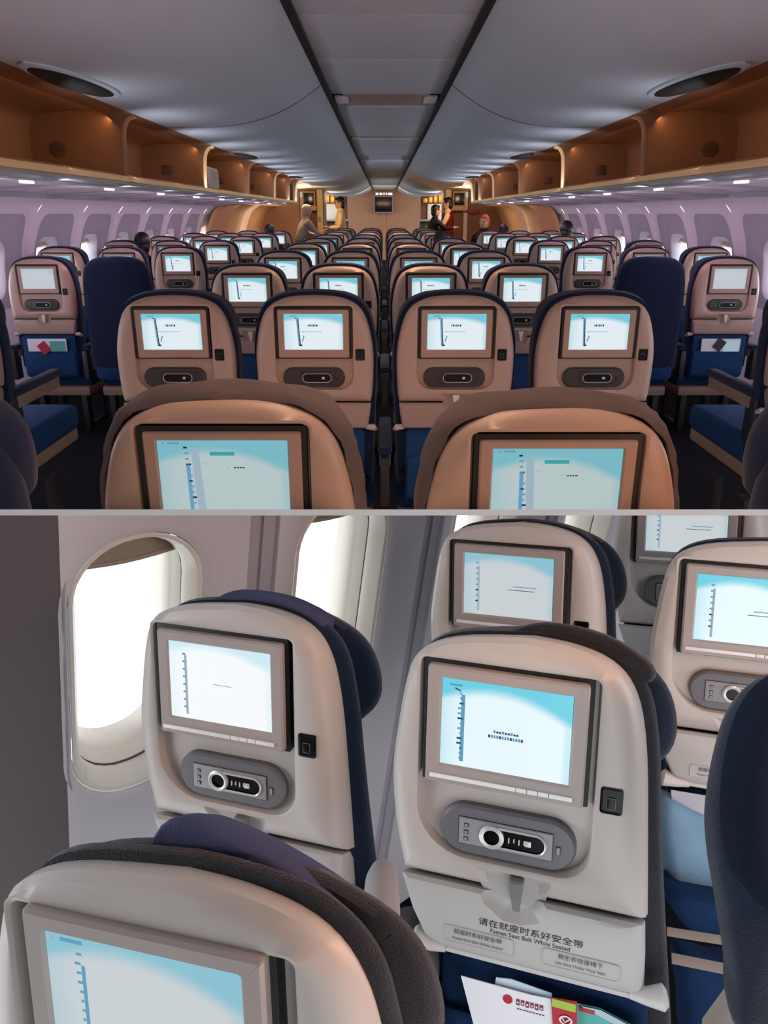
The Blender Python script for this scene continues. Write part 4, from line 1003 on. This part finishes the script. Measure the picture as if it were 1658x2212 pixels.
obj('hinge_bar', bm, mat('hinge_light_grey', (196, 194, 192), .4), seatB)

labB = {'Q': 'light grey seat back in the lower view\'s centre with the sharpest lit screen', 'P': 'light grey window seat back beside the oval window', 'R': 'pale seat back with blurred screen behind the central seat, ahead of the window gap',
        'S': 'grey seat back at the right edge with remote dial half hidden by navy seat', 'T': 'farthest grey seat back at upper right, cropped by the top', 'N': 'closest out of focus seat back at lower left with large screen'}
firstB = True; SB = {}
for k in 'QPRSTN':
    T, dr = BT[k]
    s = seatB if firstB else copy_tree(seatB); firstB = False
    s.matrix_world = seat_matrix(RV, dr, T, PB['z0'])
    tag(s, labB[k], 'airline seat', 'lower view seats'); ZONE[s] = 'B'; SB[k] = s
def recolour(root, part, m):
    for ch in root.children_recursive:
        if ch.name.split('.')[0] == part:
            ch.data = ch.data.copy(); ch.data.materials.clear(); ch.data.materials.append(m)
with_screen(SB['P'], SCR_BW, 'bw'); with_screen(SB['R'], SCR_BG, 'bs'); with_screen(SB['S'], SCR_B, 'bs'); with_screen(SB['T'], SCR_BG, 'bs'); with_screen(SB['N'], SCR_BG, 'bn')
recolour(SB['N'], 'back_cushion', CHARC); recolour(SB['N'], 'headrest', CHARC); recolour(SB['Q'], 'back_cushion', CHARC)
for ch in SB['N'].children:
    if ch.name.split('.')[0] == 'back_shell': ch.scale = (1.06, 1, 1); ch.location.z = -.011
    if ch.name.split('.')[0] in ('back_cushion', 'headrest'): ch.scale.y = .7
for k in 'NQP':   # raised edge of the headrest cover above the shell
    bm = bmesh.new(); top = {'N': [(-.03, .130), (-.015, .180), (.05, .172), (.14, .132), (.170, .095), (.09, .09)], 'Q': [(-.02, .150), (.03, .178), (.12, .170), (.19, .13), (.18, .10), (.08, .13)], 'P': [(-.05, .15), (.0, .178), (.09, .175), (.15, .15), (.15, .12), (.05, .13)]}[k]
    solid(bm, [(x, z + z0) for x, z in catmull(top, 4)], [(.05, .004), (.055, 0), (.075, .0), (.095, .006), (.10, .015)], kx=.30, kz=-.35)
    obj('headrest_cover', bm, VIOLET if k != 'Q' else CHARC, SB[k], 60)

# brochures in the pocket of the central seat
def inseat(k, bm):
    M = SB[k].matrix_world.copy()
    for v in bm.verts: v.co = M @ v.co
def card(k, pts, y, m, name, label, cat='brochure', extra=None, th=.0015):
    bm = bmesh.new(); vs = [bm.verts.new((x, y + .10 * (z + .47) * 0, z + z0)) for x, z in pts]; bm.faces.new(vs)
    bmesh.ops.recalc_face_normals(bm, faces=bm.faces[:]); bmesh.ops.solidify(bm, geom=bm.faces[:], thickness=th)
    r = empty(name, SB[k].matrix_world.copy()); obj('sheet', bm, m, r)
    tag(r, label, cat); ZONE[r] = 'B'; return r
c1 = card('Q', [(-.052, -.448), (.062, -.450), (.104, -.447), (.118, -.56), (-.02, -.56)], -.004, PAPER, 'brochure', 'white brochure with red emblem in the central seat pocket')
bm = bmesh.new(); el = [(.008 * math.cos(a), .0085 * math.sin(a)) for a in [2 * math.pi * t / 20 for t in range(20)]]
loft(bm, [[Vector((.026 + x * f, -.0060 - q_, z0 - .468 + z * f)) for x, z in el] for f, q_ in ((1.0, 0), (.9, .0006))], False, True); obj('emblem', bm, RED, c1)
bm = bmesh.new()
for k in range(6):
    xx = .040 + k * .0075; box(bm, (xx, -.0064, z0 - .474 + .0015 * (k % 2)), (xx + .0055, -.0058, z0 - .463), .0004)
    box(bm, (xx + .0012, -.0068, z0 - .470), (xx + .0040, -.0060, z0 - .467), 0, 1)
for k in range(9): box(bm, (.042 + k * .005, -.0064, z0 - .4815), (.0455 + k * .005, -.0058, z0 - .480), 0)
obj('printed_marks', bm, [MAROON, PAPER], c1)
c2 = card('Q', [(.094, -.441), (.134, -.437), (.142, -.56), (.108, -.56)], -.008, RED, 'card', 'crimson card with lime top in the central seat pocket', 'card')
bm = bmesh.new(); box(bm, (.096, -.0110, z0 - .455), (.133, -.0096, z0 - .441), 0); obj('lime_band', bm, LIME, c2)
bm = bmesh.new(); el = [(.0105 * math.cos(a), .0085 * math.sin(a)) for a in [2 * math.pi * t / 20 for t in range(20)]]
loft(bm, [[Vector((.119 + x * f, -.0112, z0 - .474 + z * f)) for x, z in el] for f in (1.0, .72)], False, False); tube(bm, [(.113, -.0112, z0 - .470), (.118, -.0112, z0 - .477), (.125, -.0112, z0 - .470)], .0012, 6); obj('emblem', bm, WHITE, c2)
c3 = card('Q', [(.134, -.447), (.17, -.445), (.25, -.47), (.25, -.56), (.14, -.56)], -.002, TEAL, 'safety_card', 'teal and grey safety card in the central seat pocket', 'card')
bm = bmesh.new(); box(bm, (.138, -.0052, z0 - .456), (.162, -.0040, z0 - .449), .0005); obj('red_tab', bm, RED, c3)
bm = bmesh.new(); vs = [bm.verts.new((x, -.0046, z + z0)) for x, z in ((.14, -.447), (.17, -.445), (.25, -.47), (.25, -.482), (.168, -.456))]; bm.faces.new(vs); obj('grey_band', bm, mat('pale_grey_print', (176, 190, 204), .6), c3)
c4 = card('Q', [(.005, -.440), (.03, -.436), (.095, -.443), (.10, -.50), (.0, -.50)], .002, mat('ice_blue_paper', (186, 208, 220), .6), 'brochure', 'pale blue leaflet peeking above the white brochure')
# magazine and pillow behind the central seat (right gap)
c5 = card('S', [(-.12, -.43), (.20, -.43), (.20, -.56), (-.10, -.56)], -.002, mat('grey_paper', (176, 178, 188), .6), 'magazine', 'pale magazine with pink print in the right hand seat pocket', 'magazine')
text_obj('88M', .020, mat('rose_ink', (160, 66, 92), .6), c5, (-.030, -.0046, z0 - .458), name='lettering')
def bpt(u, v, Z): return cw((u - PPX) / FPX * Z, (v - PPY) / FPX * Z, Z)
def soft(name, uv, Z, dz, m, label, cat, lv=None, n=40):
    """cushioned solid whose outline is given at a distance in front of the lens, with real depth"""
    c_ = (sum(p[0] for p in uv) / len(uv), sum(p[1] for p in uv) / len(uv)); poly = catmull(uv, 4)
    A_ = angset([poly], c_, n); base = polar(poly, c_, A_); bm = bmesh.new(); rings = []
    for t, f in (lv or ((0, .80), (.08, .93), (.25, 1.0), (.6, 1.0), (.9, .93), (1, .8))):
        rings.append([bpt(c_[0] + (u - c_[0]) * f, c_[1] + (v - c_[1]) * f, Z) + cdir((0, 0, 1)) * dz * t for u, v in base])
    loft(bm, rings); r = empty(name, Matrix.Translation(bpt(c_[0], c_[1], Z))); o_ = obj('padding', bm, m, r, 60); o_.matrix_parent_inverse = r.matrix_world.inverted()
    tag(r, label, cat); ZONE[r] = 'B'; return r
ds = soft('airline_seat', [(1720, 1465), (1655, 1500), (1612, 1560), (1586, 1640), (1568, 1730), (1560, 1810), (1566, 1900), (1580, 1985), (1592, 2060), (1606, 2150), (1616, 2260), (1700, 2300), (1900, 2300), (1950, 1900), (1900, 1500), (1800, 1420)], .90, .07, NAVY_B, 'dark navy seat side at the right border of the lower view', 'airline seat')
bm = bmesh.new()
poly = catmull([(1700, 1470), (1645, 1510), (1608, 1580), (1585, 1680), (1580, 1790), (1600, 1900), (1660, 1960), (1800, 1960), (1880, 1800), (1860, 1560), (1780, 1460)], 3); cc_ = (1720, 1710)
loft(bm, [[bpt(cc_[0] + (u - cc_[0]) * f, cc_[1] + (v - cc_[1]) * f, .86) - cdir((0, 0, 1)) * d_ for u, v in poly] for f, d_ in ((1, -.03), (1.0, .01), (.9, .028), (.6, .034))]); o_ = obj('headrest', bm, mat('near_black_navy', (17, 26, 44), .92, spec=.15, bump=.4, bscale=380), ds, 60); o_.matrix_parent_inverse = ds.matrix_world.inverted()
soft('pillow', [(1440, 1740), (1500, 1752), (1560, 1775), (1590, 1860), (1590, 1960), (1540, 1965), (1470, 1955), (1450, 1850)], 1.62, .10, PALEBLUE, 'pale blue pillow on the seat seen between the central and navy seats', 'pillow')
soft('seat_cushion', [(1455, 1940), (1560, 1950), (1640, 1965), (1640, 2020), (1560, 2035), (1490, 2018)], 1.56, .12, BLUE_B, 'deep blue seat cushion below the pale pillow', 'seat cushion')
def beam(name, p0, p1, r_, m, label, cat, flat=.5):
    bm = bmesh.new(); tube(bm, [p0, (Vector(p0) + Vector(p1)) / 2, p1], r_, 10, flat=flat); o_ = obj(name, bm, m, None, 50); tag(o_, label, cat); ZONE[o_] = 'B'
beam('seat_rail', bpt(1440, 2012, 1.45), bpt(1640, 2044, 1.40), .010, mat('rail_grey', (150, 146, 144), .35), 'upper light grey rail below the blue cushion at right', 'rail')
beam('seat_rail', bpt(1450, 2070, 1.38), bpt(1640, 2108, 1.33), .011, mat('rail_grey', (150, 146, 144), .35), 'lower light grey rail at right beside the navy seat', 'rail')
soft('seat_cushion', [(1480, 2085), (1560, 2100), (1640, 2115), (1650, 2200), (1560, 2290), (1500, 2290), (1490, 2180)], 1.5, .10, BLUE_B, 'dark blue cushion under the lower rail at right', 'seat cushion')
bm = bmesh.new(); q = [bpt(u, v, 1.12) for u, v in ((1516, 2200), (1578, 2115), (1640, 2060), (1680, 2300), (1510, 2300))]; vs = [bm.verts.new(p) for p in q]; bm.faces.new(vs); bmesh.ops.solidify(bm, geom=bm.faces[:], thickness=.02)
o = obj('armrest', bm, mat('armrest_taupe', (150, 140, 132), .45)); tag(o, 'taupe armrest panel corner at the bottom right beside the navy seat', 'armrest'); ZONE[o] = 'B'
# armrest between closest seat and window seat
soft('armrest', [(800, 1990), (830, 1982), (855, 1995), (866, 2030), (860, 2075), (835, 2100), (790, 2080), (780, 2030)], 1.0, .16, mat('armrest_grey', (150, 146, 146), .5), 'rounded grey armrest end behind the closest seat', 'armrest')
soft('seat_cushion', [(850, 2050), (900, 2035), (945, 2070), (950, 2150), (930, 2260), (860, 2260), (820, 2120)], 1.24, .12, mat('seat_side_grey', (70, 70, 78), .8), 'dark grey seat side between the closest and central seats', 'seat side')

# window wall of the lower cabin
dW = Vector((2036, -333, 1600)).normalized(); dn = Vector((-.13, .98, 0)); dn.z = -(dn.x * 2036 - dn.y * 333) / 1600
dn = (dn - dW * dn.dot(dW)).normalized(); nW = dW.cross(dn)
W0 = Vector(((300 - 829) / 1600, (1450 - 1000) / 1600, 1)) * 1.76
def wp(a, b, o=0.0):
    v = W0 + dW * a + dn * b + nW * o; return cw(v.x, v.y, v.z)
def bulge(b): return 0.10 * (b ** 2)
def wpane(a0, a1, ca, name):
    bm = bmesh.new(); cell = [(a0, -1.15), (a1, -1.15), (a1, 1.6), (a0, 1.6)]; cc_ = (ca, 0)
    out = rrect(ca - .157, ca + .162, -.360, .360, [.15] * 4, 8)
    gl = rrect(ca - .125, ca + .125, -.325, .315, [.118] * 4, 8)
    A_ = angset([cell, out], cc_, 80); rc, ro_, rg = polar(cell, cc_, A_), polar(out, cc_, A_), polar(gl, cc_, A_)
    def Wn(rg_, o_): return [wp(a, b, o_) for a, b in rg_]
    def mid(a_, b_, t): return [(p[0] + (q_[0] - p[0]) * t, p[1] + (q_[1] - p[1]) * t) for p, q_ in zip(a_, b_)]
    loft(bm, [Wn(rc, 0), Wn(mid(rc, ro_, .5), 0), Wn(inset(ro_, -.02), 0), Wn(inset(ro_, -.006), .004), Wn(ro_, .010), Wn(inset(ro_, .002), .016)], False, False)
    o_ = obj('wall_left', bm, WALLB, None, 40); tag(o_, kind='structure'); ZONE[o_] = 'B'
    r = empty(name, Matrix.Translation(wp(ca, 0, .02)))
    def part(nm, rings, m, mis=None, c0=False, c1=False):
        bm = bmesh.new(); loft(bm, rings, c0, c1, mis); q_ = obj(nm, bm, m, r, 35, recalc=True); q_.matrix_parent_inverse = r.matrix_world.inverted(); return q_
    part('seal', [Wn(inset(ro_, .001), .018), Wn(inset(ro_, .004), .019)], BLACK)
    part('frame', [Wn(inset(ro_, .003), .013), Wn(inset(ro_, .006), .010), Wn(inset(ro_, .014), .014), Wn(inset(ro_, .028), .045), Wn(inset(ro_, .030), .070), Wn(inset(rg, -.012), .075), Wn(inset(rg, -.008), .080), Wn(inset(rg, -.004), .12), Wn(rg, .125), Wn(inset(rg, .008), .150), Wn(inset(rg, .009), .20)], RIMB)
    part('seam', [Wn(inset(rg, -.0125), .0725), Wn(inset(rg, -.0085), .0765)], mat('seam_brown', (90, 78, 68), .6))
    part('pane', [Wn(inset(rg, .004), .130)], GLASS, c0=True)
    # half drawn shade: slab with a lip, curved lower edge
    bm = bmesh.new(); L = []; top = [(a, b) for a, b in rrect(ca - .145, ca + .145, -.343, .343, [.135] * 4, 8)]
    top = [(a, -b) for a, b in top]  # b grows downward
    upper = sorted([(a, b) for a, b in rrect(ca - .145, ca + .145, -.343, .343, [.135] * 4, 8) if b < -.268], key=lambda p: p[0])
    low = [(ca + .143 - .286 * t / 8, -.262 + .012 * math.sin(math.pi * t / 8)) for t in range(9)]
    pl = upper + low; vs = [bm.verts.new(wp(a, b, .100)) for a, b in pl]; bm.faces.new(vs); bmesh.ops.recalc_face_normals(bm, faces=bm.faces[:]); bmesh.ops.solidify(bm, geom=bm.faces[:], thickness=.006)
    for t in range(8): tube(bm, [wp(*low[t], .094), wp(*low[t + 1], .094)], .006, 6)
    q_ = obj('shade', bm, SHADE, r, 40); q_.matrix_parent_inverse = r.matrix_world.inverted()
    tag(r, kind='structure'); ZONE[r] = 'B'
wpane(-.17, .275, 0, 'window_41'); wpane(.36, .872, .58, 'window_42'); wpane(.95, 1.452, 1.16, 'window_43'); wpane(1.53, 2.03, 1.74, 'window_44'); wpane(2.11, 2.7, 2.32, 'window_45')
for i, (a0, a1, o_) in enumerate(((.275, .36, .012), (.872, .95, .012), (1.452, 1.53, .012), (2.03, 2.11, .012))):
    bm = bmesh.new(); rw = [[bm.verts.new(wp(a0 + (a1 - a0) * t, b, oo)) for t, oo in ((0, 0), (.03, .004), (.06, .02), (.5, .02), (.53, .012), (.94, .012), (.97, .004), (1, 0))] for b in (-1.15, 1.6)]
    for k in range(7): bm.faces.new((rw[0][k], rw[0][k + 1], rw[1][k + 1], rw[1][k]))
    q_ = obj('trim_%d' % (10 + i), bm, mat('pillar_grey', (176, 172, 180), .5), None, 20); tag(q_, kind='structure'); ZONE[q_] = 'B'
# lower wall ledge, partition at the near left, floor
bm = bmesh.new(); e0 = wp(-.165, -1.15, 0); e1 = wp(-.172, 1.7, 0); sd = cdir((-1, 0, -.42)).normalized()
q = [e0, e1, e1 + sd * 1.3, e0 + sd * 1.3]; vs = [bm.verts.new(p) for p in q]; bm.faces.new(vs); bmesh.ops.recalc_face_normals(bm, faces=bm.faces[:]); bmesh.ops.solidify(bm, geom=bm.faces[:], thickness=.03)
q_ = obj('wall_partition', bm, PARTB, None); tag(q_, kind='structure'); ZONE[q_] = 'B'
bm = bmesh.new(); fa = wp(-.17, 1.58, .02); fb = wp(2.7, 1.58, .02)
vs = [bm.verts.new(p) for p in ((fa.x, fa.y, -1.15), (fb.x, fb.y, -1.15), (3, fb.y, -1.15), (3, -.6, -1.15), (fa.x - .2, -.6, -1.15))]; bm.faces.new(vs); bmesh.ops.recalc_face_normals(bm, faces=bm.faces[:]); bmesh.ops.solidify(bm, geom=bm.faces[:], thickness=.04); q_ = obj('floor', bm, FLOOR); tag(q_, kind='structure'); ZONE[q_] = 'B'
bm = bmesh.new(); box(bm, (-3, -.42, -1.2), (-.15, -.38, 1.40)); q_ = obj('wall_back', bm, PARTB); tag(q_, kind='structure'); ZONE[q_] = 'B'  # unseen part-width wall, added to block light and darken the closest seat
bm = bmesh.new(); box(bm, (1.9, -.6, -1.2), (1.95, 3.2, 1.6)); q_ = obj('wall_right', bm, WALLB); tag(q_, kind='structure'); ZONE[q_] = 'B'

# ------------------------------------------------------------------ trim everything to its side of the deck
bpy.context.view_layer.update()
def cut_to_side(o, zone):
    me = o.data; M = o.matrix_world; s = 1 if zone == 'A' else -1; off = TH / 2 * s
    ds_ = [((M @ v.co) - PO).dot(PN) * s - TH / 2 for v in me.vertices]
    if not ds_: return
    if min(ds_) >= 0: return
    if max(ds_) <= 0:
        for ch in list(o.children_recursive):
            if ch.name in bpy.data.objects: bpy.data.objects.remove(ch)
        bpy.data.objects.remove(o); return
    nm = me.copy(); bm = bmesh.new(); bm.from_mesh(nm); Mi = M.inverted()
    co = Mi @ (PO + PN * off); no = (M.to_3x3().transposed() @ (PN * s)).normalized()
    r_ = bmesh.ops.bisect_plane(bm, geom=bm.verts[:] + bm.edges[:] + bm.faces[:], dist=1e-6, plane_co=co, plane_no=no, clear_inner=True, clear_outer=False)
    bm.to_mesh(nm); bm.free(); o.data = nm
for root, zone in list(ZONE.items()):
    if zone == 'A0': continue
    try: root.name
    except ReferenceError: continue
    todo = [root] + list(root.children_recursive)
    names = [t.name for t in todo]
    for nme in names:
        o_ = bpy.data.objects.get(nme)
        if o_ is not None and o_.type == 'MESH': cut_to_side(o_, zone)
# things left with nothing of them above the deck are dropped
bpy.context.view_layer.update()
for o_ in list(C.objects):
    if o_.type == 'EMPTY' and not o_.children_recursive: bpy.data.objects.remove(o_)

# ------------------------------------------------------------------ light
W = bpy.data.worlds.new('World'); bpy.context.scene.world = W; W.use_nodes = True
bg = W.node_tree.nodes['Background']; bg.inputs[0].default_value = (.94, .97, 1.0, 1); bg.inputs[1].default_value = 2.4
def area(name, loc, tgt, sx, sy, power, rgb, spread=180):
    l = bpy.data.lights.new(name, 'AREA'); l.shape = 'RECTANGLE'; l.size = sx; l.size_y = sy; l.energy = power; l.color = s2l([q / 255 for q in rgb]); l.spread = math.radians(spread)
    o_ = bpy.data.objects.new(name, l); C.objects.link(o_); o_.location = loc
    d = (Vector(tgt) - Vector(loc)).normalized(); zz = -d; yy = Vector((0, 1, 0)) - zz * zz.y
    if yy.length < .1: yy = Vector((0, 0, 1)) - zz * zz.z
    yy.normalize(); xx = yy.cross(zz); o_.matrix_world = Matrix.Translation(loc) @ Matrix(((xx.x, yy.x, zz.x, 0), (xx.y, yy.y, zz.y, 0), (xx.z, yy.z, zz.z, 0), (0, 0, 0, 1))); return o_
for side in (-1, 1):
    area('bin_lamp', (side * 1.50, 6.8, CZ + .495), (side * 1.75, 6.8, CZ + .2), .03, 12.0, 9, (255, 205, 150))
    area('sidewall_lamp', (side * 1.70, 6.8, CZ + .135), (side * 2.98, 6.8, CZ + .03), .03, 13.0, 40, (255, 208, 238))
    for k in range(11):
        y = 3.6 + .92 * k
        area('cove_lamp', (side * 1.42, y, CZ + .215), (side * (1.42 - .8), y + .6, CZ + .215 + .42), .03, .8, 2.0 * (.8 + .13 * k), (236, 240, 255))  # added fill on the shelf lips to brighten the vault, back towards camera
for y in (1.6, 4.6, 7.8, 11.5):
    area('ceiling_lamp', (.015, y, CZ + .755), (.015, y, 0), .5, .8, 5.5 if y < 2 else 9.5, (255, 204, 164), 105)
area('rear_lamp', (0, -.7, CZ + .6), (0, 1.2, CZ - .1), .8, .2, 1.2, (255, 240, 225))  # added fill behind the camera for the deck edge and near seats
area('bulkhead_lamp', (0, 22.5, CZ + .5), (0, YB, CZ), 1.6, .2, 13, (255, 196, 150))  # added warm fill to brighten the front bulkhead
for s in (-1, 1):
    pl = bpy.data.lights.new('galley_lamp', 'POINT'); pl.energy = 28; pl.color = (1, .72, .42); pl.shadow_soft_size = .15; po = bpy.data.objects.new('galley_lamp', pl); C.objects.link(po); po.location = (s * 1.6, 15.6, CZ + .38)
    pl = bpy.data.lights.new('galley_lamp', 'POINT'); pl.energy = 30; pl.color = (1, .8, .55); pl.shadow_soft_size = .15; po = bpy.data.objects.new('galley_lamp', pl); C.objects.link(po); po.location = (s * 1.4, 19.4, CZ + .40)
for side in (-1, 1):   # bright sky beside the fuselage
    area('daylight', (side * 3.75, 6.5, CZ - .35), (side * 2, 6.5, CZ - .42), .7, 15.0, 620, (240, 246, 255))
area('opposite_window', (1.85, .7, .75), (-.3, 1.4, .3), 1.4, .45, 16, (244, 246, 255))  # added fill brightening the window wall; the right wall has no opening
area('valance_lamp', cw(-.30, .06, 1.38), cw(-.25, .5, 1.25), .5, .06, 1.6, (255, 150, 185))
# lower cabin: warm aisle lamp at the right, mood lamp at the left top
area('aisle_lamp', cw(.80, .10, .55), cw(.1, .5, 1.0), .12, .5, 7.0, (255, 170, 100))

sc = bpy.context.scene
sc.view_settings.view_transform = 'Standard'; sc.view_settings.look = 'None'; sc.view_settings.gamma = 1; sc.view_settings.exposure = 0.0; sc.view_settings.use_curve_mapping = False
sc.cycles.max_bounces = 8
sc.cycles.use_denoising = True
